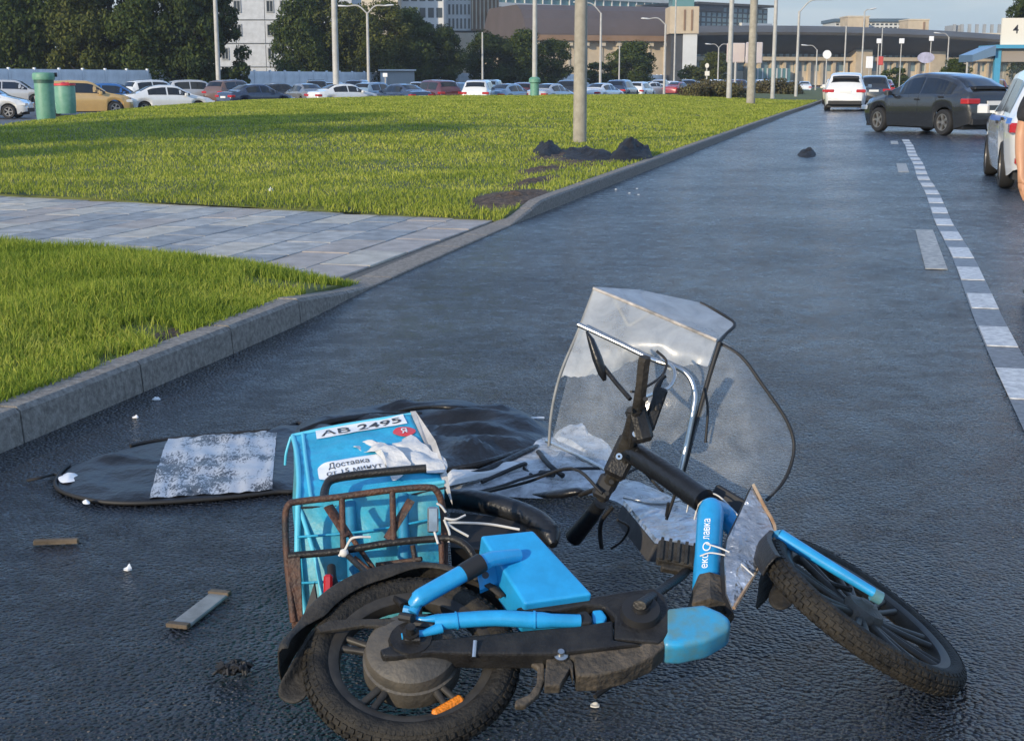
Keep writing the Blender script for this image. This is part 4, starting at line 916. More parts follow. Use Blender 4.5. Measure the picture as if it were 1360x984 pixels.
# parked cars, near row then the rows behind
lot = [('hatch', 'white', -22, 64, 5, 'white wagon cut off by the left edge of the picture'),
       ('suv', 'taxi', 112, 70, 20, 'orange and white taxi behind the two green bins'),
       ('hatch', 'blue', 152, 79, 8, 'bright blue hatchback between the bins and the white saloon'),
       ('sedan', 'white', 222, 72, 28, 'white saloon car with its tail towards the lawn, largest in the lot'),
       ('suv', 'white', 208, 92, 45, 'white car whose roof shows behind the white saloon'),
       ('suv', 'silver', 262, 96, 30, 'silver white estate behind the white saloon, left of the slim pole'),
       ('suv', 'brown', 312, 96, 60, 'brown SUV parked right of the white saloon'),
       ('sedan', 'navy', 340, 84, 45, 'dark navy saloon in front of the brown SUV'),
       ('sedan', 'dark', 372, 97, 35, 'black saloon just right of the navy saloon'),
       ('sedan', 'grey', 405, 92, 120, 'dark grey saloon left of the pale pole'),
       ('suv', 'dark', 420, 108, 100, 'black SUV behind the grey saloon, left of the pale pole'),
       ('sedan', 'white', 458, 88, 35, 'white saloon right behind the pale pole'),
       ('hatch', 'paleblue', 500, 98, 60, 'pale blue hatchback right of the white saloon at the pale pole'),
       ('sedan', 'navy', 532, 88, 130, 'navy saloon with a pale front by the small hut'),
       ('suv', 'maroon', 575, 92, 125, 'dark maroon SUV near the middle of the lot'),
       ('hatch', 'dark', 607, 100, 70, 'black hatchback left of the white estate seen from behind'),
       ('suv', 'white', 638, 90, 82, 'white estate seen from behind, left of the green based pole'),
       ('sedan', 'paleblue', 676, 92, 60, 'grey blue saloon just left of the green based pole'),
       ('hatch', 'maroon', 698, 98, 80, 'dark red hatchback touching the green based pole'),
       ('sedan', 'silver', 732, 94, 60, 'silver saloon right of the green based pole'),
       ('suv', 'dark', 758, 100, 80, 'black SUV behind the left side of the thick pole'),
       ('sedan', 'white', 800, 104, 60, 'white saloon right of the thick pole'),
       ('suv', 'navy', 826, 112, 70, 'navy SUV farther right of the thick pole'),
       ('hatch', 'white', 850, 118, 70, 'white hatchback below the round tree'),
       ('suv', 'silver', 20, 98, 10, 'silver SUV by the fence behind the bins'),
       ('hatch', 'grey', 445, 112, 80, 'grey hatchback in the back row behind the pale pole'),
       ('suv', 'navy', 478, 118, 80, 'navy SUV in the back row below the double armed lamp'),
       ('hatch', 'silver', 556, 120, 90, 'silver hatchback in the back row by the hut'),
       ('sedan', 'dark', 594, 122, 70, 'dark saloon in the back row behind the maroon SUV'),
       ('suv', 'paleblue', 655, 124, 80, 'pale blue SUV in the back row behind the white estate')]
for kd, c, px, Y, dg, lb in lot: car(kd, c, cpos(px, Y), hd(dg), lb, detail=1 if Y < 90 else 0)
cols = ['white', 'silver', 'white', 'red', 'navy', 'silver', 'dark', 'white', 'grey', 'white', 'maroon', 'silver', 'dark', 'white', 'paleblue']
cw_ = {'white': 'white', 'silver': 'silver', 'red': 'red', 'navy': 'navy blue', 'dark': 'black', 'grey': 'grey', 'maroon': 'dark red', 'paleblue': 'pale blue'}
spots = ['below the right half of the round tree', 'left of the lamp at the brown roof', 'under the lamp at the brown roof', 'at the foot of the beige hall', 'before the stair tower', 'left of the olive tree', 'at the foot of the stair tower', 'left of the small stacked signs', 'under the small stacked signs', 'left of the bare poles', 'in front of the olive tree', 'below the left billboard', 'between two bare poles', 'below the peach billboard', 'right of the thickest bare pole']
for i in range(15):
    car(['sedan', 'suv', 'hatch'][i % 3], cols[i], cpos(866 + i * 11.5, 150 + 6 * (i % 3)), hd(75 + 30 * ((i * 7) % 5 - 2) / 2), 'small far %s car %s' % (cw_[cols[i]], spots[i]), 'far row of parked cars', detail=0)
for i, (px, c, lb) in enumerate(((1040, 'silver', 'far silver car just right of the last bare pole'), (1052, 'dark', 'far black car below the tall street lamp'), (1068, 'white', 'far white car left of the traffic lane'), (1015, 'white', 'far white car behind the bare poles'), (1030, 'red', 'far red car behind the last bare pole'))):
    car(['sedan', 'hatch'][i % 2], c, cpos(px, 165 + 5 * i), hd(80), lb, 'far row of parked cars', detail=0)
# traffic on the road
GT = 'traffic on the road'
car('suv', 'white', W(71.5, 1.45), ROADV, 'white SUV seen from behind driving away down the road', GT, 2, name='car', scale=1.06)
car('hatch', 'cream', W(90, 2.35), ROADV, 'pale car half hidden left of the white SUV', GT, 1, name='car')
car('suv', 'dark', W(84, .15), ROADV, 'black car just ahead and right of the white SUV', GT, 1, name='car')
car('sedan', 'red', W(125, -.6), ROADV, 'small red car far down the road right of the white SUV', GT, 0, name='car')
car('sedan', 'dark', W(150, .9), ROADV, 'small dark car farthest down the road', GT, 0, name='car')
car('hatch', 'silver', W(92, -3.2), ROADV, 'silver hatchback in the queue, leftmost beyond the dark SUV', GT, 1, name='car')
car('suv', 'white', W(84, -4.5), ROADV, 'white car in the queue right of the silver hatchback', GT, 1, name='car')
car('hatch', 'red', W(76, -5.6), ROADV, 'pale red car in the queue just beyond the dark SUV roof', GT, 1, name='car')
car('suv', 'silver', W(66, -6.9), ROADV, 'silver SUV mostly hidden behind the dark SUV', GT, 1, name='car')
p = Vector((11.8, 38.2, 0)); hv = Vector((-.37, .929)).normalized(); p = p + Vector((hv.y, -hv.x, 0)) * .84 + Vector((hv.x, hv.y, 0)) * .30
car('coupe', 'dark', (p.x + hv.x * 1.15, p.y + hv.y * 1.15, 0), hv, 'dark grey SUV with lit red tail lamp turning across the lane', GT, 2, name='car', scale=1.02)
pc = W(22.1, -2.62)
pcar = car('suv', 'white', pc, (DX * 1.0, DY * 1.0), 'white SUV with a blue side stripe cut off by the right edge', GT, 2, name='car', scale=.965)
P = KINDS_['suv']
for sg in (1, -1):
    mb = MB(); vs = []; n_ = 20
    for i in range(n_ + 1):
        q = P['sec'](lerp(-2.22, 1.9, i / n_)); a, c = q[3], q[4]
        for f in (.1, .95): v = a.lerp(c, f); vs.append(Vector((v.x, sg * (v.y + .004), v.z)))
    mb.add(vs, [(2 * i, 2 * i + 1, 2 * i + 3, 2 * i + 2) for i in range(n_)]); mb.build('blue_stripe', mat('stripe_blue', (.03, .16, .55), .3), pcar)
mb = MB(); mb.bbox((-2.335, .52, .40), (-2.2, .80, .48), .015); mb.build('reflector', M_LENSR, pcar)

# ================================================================== PERSON at the right edge
def skin_body(name, verts, edges, radii, m, parent, sub=2, root=0):
    me = bpy.data.meshes.new(name); o0 = ORG[parent.name]; me.from_pydata([tuple(Vector(v) - o0) for v in verts], edges, [])
    o = bpy.data.objects.new(name, me); COL.objects.link(o); o.parent = parent; ORG[o.name] = o0
    sk = o.modifiers.new('Skin', 'SKIN'); sk.use_smooth_shade = True
    for i, r in enumerate(radii):
        sv = me.skin_vertices[0].data[i]; sv.radius = (r, r) if not isinstance(r, tuple) else r; sv.use_root = (i == root)
    sm = o.modifiers.new('Subdivision', 'SUBSURF'); sm.levels = sub; sm.render_levels = sub
    bpy.context.view_layer.update(); dg = bpy.context.evaluated_depsgraph_get(); m2 = bpy.data.meshes.new_from_object(o.evaluated_get(dg)); o.modifiers.clear()
    o.data = m2; bpy.data.meshes.remove(me); m2.materials.clear(); m2.materials.append(m); m2.shade_smooth(); return o
PX, PY = 3.735, 9.5
per = thing('person', 'person in a black t-shirt at the right edge, one bare arm hanging down', 'person', (PX, PY, 0), 0, local=True)
ps = 1.0
J = {'pel': (0, 0, .98), 'bel': (0, .01, 1.12), 'che': (0, .02, 1.32), 'nek': (0, .02, 1.50), 'hea': (0, -.01, 1.60), 'hed': (0, -.02, 1.70)}
V = [J['pel'], J['bel'], J['che'], (0, .02, 1.44), (0, .02, 1.51), (0, -.005, 1.58), (0, -.02, 1.66), (0, -.015, 1.74)]
Rr = [(.155, .11), (.145, .10), (.165, .115), (.10, .08), .055, .07, .088, .07]
E_ = [(i, i + 1) for i in range(7)]
def limb(pts, rs, fr):
    a = len(V); V.extend(pts); Rr.extend(rs); E_.append((fr, a)); E_.extend((a + i, a + i + 1) for i in range(len(pts) - 1)); return a + len(pts) - 1
hands = []
for sg in (-1, 1):
    w1 = limb([(sg * .17, .02, 1.43), (sg * .235, .01, 1.33), (sg * .27, .03, 1.14), (sg * .285, -.03, 1.00), (sg * .285, -.07, .89), (sg * .285, -.085, .83), (sg * .283, -.09, .79)], [.065, .056, .044, .041, .027, (.018, .036), (.016, .036)], 3)
    limb([(sg * .09, 0, .88), (sg * .105, -.01, .70), (sg * .11, -.005, .50), (sg * .112, .02, .34), (sg * .115, .04, .10), (sg * .118, .03, .05), (sg * .125, -.10, .035)], [.10, .082, .056, .056, .038, .045, .035], 0)
    for k, (dx, ln) in enumerate(((-.027, .068), (-.009, .078), (.009, .074), (.026, .058))):
        b0 = Vector((sg * .283, -.09, .785)) + Vector((0, dx, 0)); limb([b0 + Vector((0, 0, -.018)), b0 + Vector((-sg * .008, -.004, -.018 - ln * .5)), b0 + Vector((-sg * .022, -.008, -.018 - ln))], [.0095, .0088, .007], w1)
    limb([(sg * .272, -.125, .81), (sg * .262, -.14, .775), (sg * .258, -.14, .75)], [.012, .0105, .008], w1 - 1)
body = skin_body('body', V, E_, Rr, M_SKIN, per)
sh_v = [(0, 0, .93), (0, .01, 1.12), (0, .02, 1.32), (0, .02, 1.435), (0, .02, 1.475)]; sh_r = [(.168, .122), (.158, .112), (.178, .127), (.125, .09), (.068, .066)]; sh_e = [(0, 1), (1, 2), (2, 3), (3, 4)]
for sg in (-1, 1):
    a = len(sh_v); sh_v += [(sg * .175, .02, 1.42), (sg * .24, .01, 1.32), (sg * .262, .025, 1.19)]; sh_r += [.082, .076, .070]; sh_e += [(3, a), (a, a + 1), (a + 1, a + 2)]
skin_body('shirt', sh_v, sh_e, sh_r, M_SHIRT, per)
tv = [(0, 0, .97)]; tr_ = [(.165, .12)]; te = []
for sg in (-1, 1):
    a = len(tv); tv += [(sg * .09, 0, .86), (sg * .106, -.01, .70), (sg * .111, -.005, .50), (sg * .113, .02, .34), (sg * .116, .04, .09)]; tr_ += [.112, .096, .075, .072, .062]; te += [(0, a)] + [(a + i, a + i + 1) for i in range(4)]
skin_body('trousers', tv, te, tr_, M_PANTS, per)
for sg in (-1, 1):
    mb = MB(); mb.tube([(sg * .117, .10, .045), (sg * .118, .05, .055), (sg * .122, -.06, .045), (sg * .126, -.15, .035), (sg * .127, -.18, .03)], [.035, .045, .047, .04, .02], 12, flat=.9); mb.build('shoe', M_SHOE, per, smooth=60)
mb = MB(); mb.lathe([(0.0, .105), (.05, .095), (.088, .05), (.096, 0), (.092, -.04), (.08, -.06)], Matrix.Translation((0, .0, 1.715)) @ Matrix.Rotation(R(-14), 4, 'X'), 20); mb.build('hair', M_HAIR, per, smooth=60)
mb = MB(); mb.tube([(0, -.098, 1.675), (0, -.118, 1.645), (0, -.10, 1.635)], [.008, .014, .01], 8); mb.build('nose', M_SKIN, per, smooth=60)
for sg in (-1, 1):
    mb = MB(); mb.lathe([(0, .008), (.009, .005), (.012, 0), (0, 0)], Matrix.Translation((sg * .033, -.098, 1.685)) @ Matrix.Rotation(R(90), 4, 'X'), 10); mb.build('eye', M_INK, per)
    mb = MB(); mb.lathe([(0, .01), (.022, .008), (.026, 0), (0, 0)], Matrix.Translation((sg * .088, .0, 1.665)) @ Matrix.Rotation(sg * R(90), 4, 'Y') @ Matrix.Diagonal((1.3, .7, 1, 1)), 12); mb.build('ear', M_SKIN, per, smooth=60)
mb = MB(); mb.tube([(-.025, -.097, 1.61), (0, -.102, 1.608), (.025, -.097, 1.61)], [.003, .006, .003], 6); mb.build('mouth', mat('lips', (.35, .12, .10), .5), per)

# ================================================================== THE BICYCLE
NB = Vector((0, -math.sin(R(26)), math.cos(R(26)))); P0 = Vector((0, 2.95, 0))
def bp(px, py, lift=.03):                               # pixel -> bicycle's own (tilted) plane, raised by lift
    r = ray(px, py); o_ = Vector((0, 0, HC)); t = (NB.dot(P0) + lift - NB.dot(o_)) / NB.dot(r); return o_ + r * t
def frame_m(c, n, xh=Vector((1, 0, 0))):
    n = n.normalized(); x = (xh - n * xh.dot(n)).normalized(); y = n.cross(x)
    M = Matrix((x, y, n)).transposed().to_4x4(); M.translation = c; return M
bike = thing('delivery_bicycle', 'blue electric delivery bicycle lying wrecked on its side on the wet road', 'bicycle', (0.05, 3.5, 0))
def bike_wheel(c, n, Rw, rt, spokes, name='wheel', hub=None, xh=Vector((1, 0, 0)), paired=True):
    M = frame_m(c, n, xh); w_o = thing(name, None, None, c); w_o.parent = bike; w_o.location = c - ORG[bike.name]; ORG[w_o.name] = c
    mb = MB(); prof = []
    for k in range(17):
        a = math.pi * (1.22 * k / 16 - .61) * 1.62; prof.append((Rw - rt + rt * math.cos(a) * 1.0, rt * 1.12 * math.sin(a)))
    mb.lathe(prof, M, 72)
    nk = 74
    for i in range(nk):
        for row, (zz, aw) in enumerate(((-.82, .30), (-.36, .34), (.1, .34), (.55, .34), (.92, .30))):
            a = 2 * math.pi * (i + .5 * (row % 2)) / nk; th_ = math.asin(max(-1, min(1, zz))); rr = Rw - rt + rt * math.cos(th_)
            Mk = M @ Matrix.Rotation(a, 4, 'Z') @ Matrix.Translation((Rw - rt, 0, 0)) @ Matrix.Rotation(-th_, 4, 'Y') @ Matrix.Translation((rt, 0, 0))
            mb.box((-.004, -Rw * math.pi / nk * .62, -rt * aw * .55), (.0045, Rw * math.pi / nk * .62, rt * aw * .55), Mk)
    mb.build('tyre', M_RUBBER, w_o, smooth=35)
    mb = MB(); ri = Rw - 2 * rt + .006
    mb.lathe([(ri + .010, rt * .75), (ri - .004, rt * .80), (ri - .020, rt * .5), (ri - .024, 0), (ri - .020, -rt * .5), (ri - .004, -rt * .8), (ri + .010, -rt * .75)], M, 64); mb.build('rim', M_RIM, w_o, smooth=40)
    hr, hz0, hz1 = hub
    mb = MB(); mb.lathe([(0, hz1), (hr * .42, hz1), (hr * .5, hz1 - .004), (hr * .86, hz1 - .012), (hr * .97, hz1 - .022), (hr, hz1 - .035), (hr, hz1 - .052), (hr * 1.05, hz1 - .055), (hr * 1.05, hz0), (0, hz0)], M, 48); mb.build('hub', M_HUB, w_o, smooth=35)
    for i in range(spokes):
        for e in ((-.085, .085) if paired else (0,)):
            a = 2 * math.pi * i / spokes + .35
            A = M @ Vector((hr * .9 * math.cos(a + e * .9), hr * .9 * math.sin(a + e * .9), lerp(hz0, hz1, .35))); b_ = M @ Vector(((ri - .012) * math.cos(a + e * 1.1), (ri - .012) * math.sin(a + e * 1.1), 0.004))
            mb = MB(); mb.tube([A, A.lerp(b_, .5), b_], [.011, .009, .010] if paired else [.0065, .006, .0065], 8); mb.build('spoke', M_RIM, w_o, smooth=50)
    return w_o, M
RC = bp(547, 878, .035)
rw_o, MRW = bike_wheel(RC, NB + Vector((.02, 0, 0)), .258, .034, 5, hub=(.112, -.03, .072))
mb = MB(); mb.bbox((-.042, -.012, .012), (.042, .012, .028), .006, MRW @ Matrix.Rotation(R(-58), 4, 'Z') @ Matrix.Translation((.175, 0, 0)) @ Matrix.Rotation(R(95), 4, 'Z')); mb.build('reflector', M_ORANGE, rw_o)
FN = Vector((.516, -.05, .857)); FC = at(1146, 813, 3.36)
fw_o, MFW = bike_wheel(FC, FN, .296, .030, 9, hub=(.058, -.03, .03), xh=Vector((.85, -.1, -.5)), paired=True)
# rear mudguard (in the rear wheel's frame)
mb = MB(); prof = [(.268, .050), (.284, .050), (.294, .040), (.298, 0), (.294, -.04)]
vs = []; nseg = 44; a0, a1 = R(186), R(38)
for i in range(nseg + 1):
    f = i / nseg; a = lerp(a0, a1, f); fl = .022 * sst((.16 - f) / .16)
    ext = .03 * sst((f - .12) / .1) * (1 - sst((f - .5) / .2))
    for k, (r_, z_) in enumerate(prof): rr = r_ + fl - (ext if k == 0 else 0); vs.append(MRW @ Vector((rr * math.cos(a), rr * math.sin(a), z_ * (1 + 22 * fl) + fl * .2)))
m_ = len(prof); mb.add(vs, [(i * m_ + j, i * m_ + j + 1, (i + 1) * m_ + j + 1, (i + 1) * m_ + j) for i in range(nseg) for j in range(m_ - 1)])
mud = mb.build('rear_mudguard', M_DUSTY, bike, smooth=50); sd = mud.modifiers.new('thickness', 'SOLIDIFY'); sd.thickness = .004
c3 = lambda x, y: (x / 3.09 + 360, y / 3.09 + 700)
def poly_part(name, pts, lift, thick, m, parent=bike, smooth=None, conv=None):
    mb = MB(); mb.prism([bp(*(conv(*p) if conv else p), lift) for p in pts], -NB * thick); o = mb.build(name, m, parent, smooth)
    bv = o.modifiers.new('bevel', 'BEVEL'); bv.width = min(.006, thick * .25); bv.segments = 2; bv.limit_method = 'ANGLE'; return o
poly_part('mudguard_stay', [(185, 408), (240, 380), (300, 376), (470, 372), (560, 385), (560, 425), (520, 440), (470, 408), (380, 402), (300, 414), (200, 428)], .098, .012, M_DUSTY, conv=c3)
# axle hardware
AX = MRW @ Vector((0, 0, .075))
mb = MB(); mb.lathe([(0, .05), (.012, .05), (.012, .03), (.020, .03), (.020, .012), (.05, .012), (.055, 0), (0, 0)], Matrix.Translation(AX) @ MRW.to_3x3().to_4x4(), 16); mb.build('axle_nut', M_PLASTIC, bike, smooth=35)
# swing arm cover: two beams joined round the crank case
c1 = lambda x, y: (x / 3.4 + 520, y / 3.4 + 680)
poly_part('drive_cover', [(560, 428), (900, 380), (1060, 352), (1185, 338), (1235, 372), (1256, 440), (1256, 545), (1205, 590), (1000, 572), (1008, 470), (960, 425), (880, 418), (740, 445), (600, 446)], .112, .05, M_PLASTIC, conv=c1)
poly_part('chain_stay', [(-55, 618), (0, 598), (140, 575), (290, 562), (640, 528), (840, 512), (1000, 486), (1002, 574), (1130, 592), (720, 640), (400, 640), (180, 632), (20, 650), (-40, 650)], .118, .055, M_PLASTIC, conv=c1)
poly_part('under_cover', [(700, 640), (900, 618), (1130, 590), (1235, 565), (1248, 590), (1180, 650), (1060, 705), (930, 735), (835, 737), (822, 655)], .106, .06, M_DIRT, conv=c1)
poly_part('kickstand_plate', [(380, 650), (480, 640), (650, 648), (690, 680), (690, 760), (665, 820), (600, 872), (555, 872), (560, 845), (620, 820), (655, 770), (660, 700), (630, 680), (480, 676), (385, 672)], .085, .018, M_DIRT, conv=c1)
poly_part('stand_bracket', [(700, 655), (790, 640), (822, 680), (820, 745), (806, 700), (760, 780), (690, 782)], .10, .03, M_DIRT, conv=c1)
mb = MB(); mb.lathe([(0, .018), (.008, .018), (.009, .008), (.017, .006), (.017, 0), (0, 0)], frame_m(bp(*c1(765, 650), .104), NB), 14); mb.build('bolt', M_STEEL, bike, smooth=30)
mb = MB(); mb.tube([bp(*c1(372, 655), .115), bp(*c1(378, 580), .13)], .0055, 8); mb.build('pin', M_STEEL, bike, smooth=40)
poly_part('slot_clamp', [(835, 450), (880, 440), (905, 470), (905, 500), (850, 505), (830, 490)], .118, .03, M_TRIM, conv=c1)
poly_part('slot_insert', [(905, 440), (950, 435), (975, 470), (960, 498), (908, 500)], .104, .03, M_BLUE, conv=c1)
# blue rear arm with its forked end
mb = MB(); mb.tube(cr([bp(*c1(200, 497), .125), bp(*c1(300, 488), .13), (bp(*c1(470, 478), .132)), bp(*c1(640, 486), .128), bp(*c1(850, 492), .11)], 5), [.020] * 3 + [.0195] * 8 + [.020] * 6 + [.017] * 4, 14)
arm = mb.build('rear_arm', M_BLUE, bike, smooth=50)
mb = MB(); mb.tube([bp(*c1(290, 490), .13), bp(*c1(297, 489), .13)], .0225, 14); mb.build('collar', M_BLUE, arm, smooth=40)
mb = MB(); mb.tube([bp(*c1(640, 486), .128), bp(*c1(650, 486), .128)], .0225, 14); mb.build('collar', M_BLUE, arm, smooth=40)
mb = MB(); mb.tube([bp(*c1(225, 520), .125), bp(*c1(150, 545), .125), bp(*c1(45, 562), .122)], [.014, .009, .009], 10); mb.build('fork_prong', M_BLUE, arm, smooth=50)
mb = MB(); mb.tube([bp(*c1(215, 478), .125), bp(*c1(150, 486), .125), bp(*c1(112, 480), .122)], [.012, .008, .006], 10); mb.build('fork_prong', M_BLUE, arm, smooth=50)
mb = MB(); mb.tube([bp(*c1(60, 575), .13), bp(*c1(130, 575), .13)], .006, 8); mb.build('linkage', M_TRIM, bike, smooth=40)
mb = MB(); mb.tube([bp(*c1(40, 470), .13), bp(*c1(95, 480), .14)], .011, 8); mb.build('linkage', M_TRIM, bike, smooth=40)
mb = MB(); mb.tube([bp(*c1(80, 500), .12), bp(*c1(190, 515), .12)], .010, 8); mb.build('linkage', M_TRIM, bike, smooth=40)
# upper strut (blue, with a black band)
mb = MB(); mb.tube(cr([bp(*c1(115, 400), .16), bp(*c1(130, 385), .165), bp(*c1(325, 275), .175)], 4), [.020] * 4 + [.022] * 5, 14); st_o = mb.build('upper_strut', M_BLUE, bike, smooth=50)
mb = MB(); mb.tube([bp(*c1(320, 278), .175), bp(*c1(408, 226), .178)], .0245, 14); mb.build('black_band', M_TRIM, st_o, smooth=40)
mb = MB(); mb.tube([bp(*c1(400, 232), .178), bp(*c1(450, 212), .172), bp(*c1(575, 193), .145)], [.021, .020, .016], 14); mb.build('strut_end', M_BLUE, st_o, smooth=50)
mb = MB(); mb.tube([bp(*c1(120, 410), .15), bp(*c1(95, 455), .14)], .013, 10); mb.tube([bp(*c1(55, 440), .13), bp(*c1(120, 450), .13)], .012, 8); mb.build('strut_eye', M_BLUE, st_o, smooth=40)
# battery case
mb = MB(); top = [bp(*c1(q[0], q[1]), .135) for q in ((402, 104), (640, 80), (908, 368), (600, 412))]; mb.prism(top, -NB * .115 + Vector((-.012, 0, 0))); bc = mb.build('battery_case', M_BLUE, bike)
bv = bc.modifiers.new('bevel', 'BEVEL'); bv.width = .007; bv.segments = 3
mb = MB(); mb.prism([bp(*c1(385, 262), .115), bp(*c1(470, 240), .115), bp(*c1(480, 318), .075), bp(*c1(400, 352), .075)], -NB * .012); tab = mb.build('bracket_tab', M_BLUE, bike)
mb = MB(); mb.lathe([(0, .004), (.009, .004), (.009, 0), (0, 0)], frame_m(bp(*c1(424, 284), .112), (at(600, 800, 2.5) - at(600, 800, 3.0))), 12); mb.build('hole', M_INK, tab)
# crank, pedal
BBc = bp(*c1(1125, 455), .115)
mb = MB(); mb.lathe([(0, .028), (.02, .028), (.022, .018), (.046, .016), (.050, .0), (.052, -.02), (0, -.02)], frame_m(BBc, NB), 28); cw_o = mb.build('crank_hub', M_TRIM, bike, smooth=35)
mb = MB(); mb.lathe([(0, .038), (.008, .038), (.009, .029), (0, .029)], frame_m(BBc, NB), 10); mb.build('crank_bolt', M_STEEL, cw_o, smooth=40)
crk = [bp(*c1(1120, 420), .155), at(905, 765, 3.45), at(916, 752, 3.52)]
mb = MB(); mb.tube(crk, [.017, .014, .014], 10, flat=.7); mb.build('crank_arm', M_PLASTIC, bike, smooth=50)
mb = MB(); mb.bbox((-.055, -.035, -.014), (.055, .035, .014), .006, frame_m(at(900, 737, 3.52), Vector((.1, -.55, .8)), Vector((.9, 0, -.25)))); mb.bbox((-.04, -.05, -.02), (.03, -.028, .0), .004, frame_m(at(900, 737, 3.52), Vector((.1, -.55, .8)), Vector((.9, 0, -.25))))
for i in range(5): mb.box((-.05 + .022 * i, -.036, .013), (-.042 + .022 * i, .036, .02), frame_m(at(900, 737, 3.52), Vector((.1, -.55, .8)), Vector((.9, 0, -.25))))
mb.build('pedal', M_DUSTY, bike)
# lower frame tube, head tube with lettering, rubber skirt
poly_part('lower_tube', [(880, 806), (935, 800), (958, 810), (971, 819), (971, 832), (942, 849), (905, 857), (880, 856)], .112, .075, M_BLUED, smooth=60)
lt = bpy.data.objects['lower_tube']; lt.modifiers['bevel'].width = .022; lt.modifiers['bevel'].segments = 5; lt.modifiers['bevel'].limit_method = 'NONE'
HT0, HT1 = at(937, 800, 3.36), at(944, 682, 3.60)
mb = MB(); mb.tube(cr([HT0, HT0.lerp(HT1, .5), HT1, at(948, 667, 3.64)], 5), [.037] * 5 + [.036] * 6 + [.034, .032, .027, .020, .012], 18); ht = mb.build('head_tube', M_BLUE, bike, smooth=50)
mb = MB(); mb.tube(cr([at(946, 676, 3.62), at(962, 684, 3.66), at(985, 712, 3.62), at(1000, 740, 3.6)], 5), .030, 16); mb.build('top_tube', M_BLUE, bike, smooth=50)
xv = (HT1 - HT0).normalized(); nv = ((Vector((0, 0, HC)) - HT0).normalized()); nv = (nv - xv * nv.dot(xv)).normalized(); yv = nv.cross(xv)
Lh = (HT1 - HT0).length
def tube_text(body, f0, f1, hgt, par):
    v2, f2, asp = text_mesh(body, 1, .01); mb = MB(); out = []
    for x, y in v2:
        yy = y * hgt + .008; a = yy / .0378; out.append(HT0 + xv * (lerp(f0, f1, x + .5) * Lh) + (nv * math.cos(a) + yv * math.sin(a)) * .0378)
    mb.add(out, f2); mb.build('lettering', M_WHITEP, par, fixn=False)
tube_text('екс', .28, .44, .016, ht); tube_text('лавка', .60, .84, .017, ht)
mb = MB()
for i in range(24):
    a, b2 = 2 * math.pi * i / 24, 2 * math.pi * (i + 1) / 24
    def rp(q, r_): yy = math.sin(q) * r_ * .011 + .006; aa = yy / .038; return HT0 + xv * (.52 * Lh + math.cos(q) * r_ * .015) + (nv * math.cos(aa) + yv * math.sin(aa)) * .038
    mb.add([rp(a, 1), rp(b2, 1), rp(b2, .72), rp(a, .72)], [(0, 1, 2, 3)])
mb.build('emblem', M_WHITEP, ht, fixn=False)
mb = MB(); mb.tube([at(942, 771, 3.40), at(942, 790, 3.36), at(943, 818, 3.29)], [.036, .046, .062], 8); sk_ = mb.build('rubber_skirt', M_DIRT, bike, smooth=40)
for i in range(4):
    mb = MB(); mb.tube([at(934 + 6.5 * i, 772, 3.375), at(924 + 13 * i, 814, 3.262 + .004 * abs(i - 1.5))], .004, 6); mb.build('rib', M_PLASTIC, sk_, smooth=40)
# stem, handlebar
mb = MB(); mb.tube([at(836, 598, 3.95), at(880, 626, 3.84), at(935, 665, 3.69)], [.034, .035, .036], 16); mb.build('stem', M_VINYL, bike, smooth=50)
HB = [(856, 474, 3.75), (853, 500, 3.77), (848, 535, 3.81), (841, 570, 3.89), (828, 603, 3.96), (815, 632, 4.03), (800, 662, 4.11)]
mb = MB(); mb.tube(cr([at(*q) for q in HB], 4), [.012] * 6 + [.016] * 4 + [.027] * 9 + [.024] * 4 + [.018] * 2, 10, flat=.8); hb = mb.build('handlebar', M_DUSTY, bike, smooth=40)
mb = MB(); mb.tube([at(857, 474, 3.75), at(855, 482, 3.755), at(851, 520, 3.79), at(849, 540, 3.82)], [.0175, .019, .018, .019], 6, flat=.75); mb.build('grip', M_DUSTY, hb, smooth=40)
mb = MB(); mb.tube([at(797, 668, 4.12), at(785, 686, 4.16), at(762, 714, 4.22)], [.022, .025, .029], 14); mb.build('grip', M_VINYL, hb, smooth=40)
mb = MB(); mb.bbox((-.024, -.05, -.03), (.026, .06, .03), .012, frame_m(at(850, 565, 3.84), Vector((.2, -.9, .3)), Vector((.95, .2, .2)))); mb.build('control_pod', M_PLASTIC, hb)
mb = MB(); mb.bbox((-.04, -.03, -.035), (.03, .10, .02), .01, frame_m(at(822, 622, 3.96), Vector((-.1, -.9, .3)), Vector((.95, .1, -.5)))); mb.build('clamp', M_PLASTIC, hb)
mb = MB(); mb.bbox((-.025, -.03, -.03), (.03, .05, .02), .01, frame_m(at(800, 650, 4.05), Vector((-.1, -.9, .3)), Vector((.9, .1, -.5)))); mb.build('brake_clamp', M_TRIM, hb)
mb = MB(); mb.bbox((-.015, -.06, -.012), (.02, .07, .012), .006, frame_m(at(868, 545, 3.86), Vector((.0, -1, .2)), Vector((.9, .1, -.35)))); mb.build('lever_bracket', M_PLASTIC, hb)
for (px, py, Y_) in ((844, 576, 3.86), (822, 606, 3.90)):
    mb = MB(); mb.lathe([(.004, .004), (.0095, .004), (.0095, 0), (.004, 0)], frame_m(at(px, py, Y_ - .03), Vector((0, -1, .3))), 14); mb.build('screw', M_STEEL, hb, smooth=40)
mb = MB(); mb.tube(cr([at(872, 545, 3.85), at(871, 522, 3.87), at(876, 508, 3.88), at(883, 499, 3.89)], 4), [.009] * 8 + [.008, .007, .006, .006, .007], 8); mb.build('brake_lever', M_PLASTIC, hb, smooth=50)
mb = MB(); mb.tube(cr([at(815, 672, 4.08), at(800, 690, 4.1), at(797, 708, 4.12), at(799, 728, 4.13)], 4), .007, 8); mb.build('brake_lever', M_PLASTIC, hb, smooth=50)
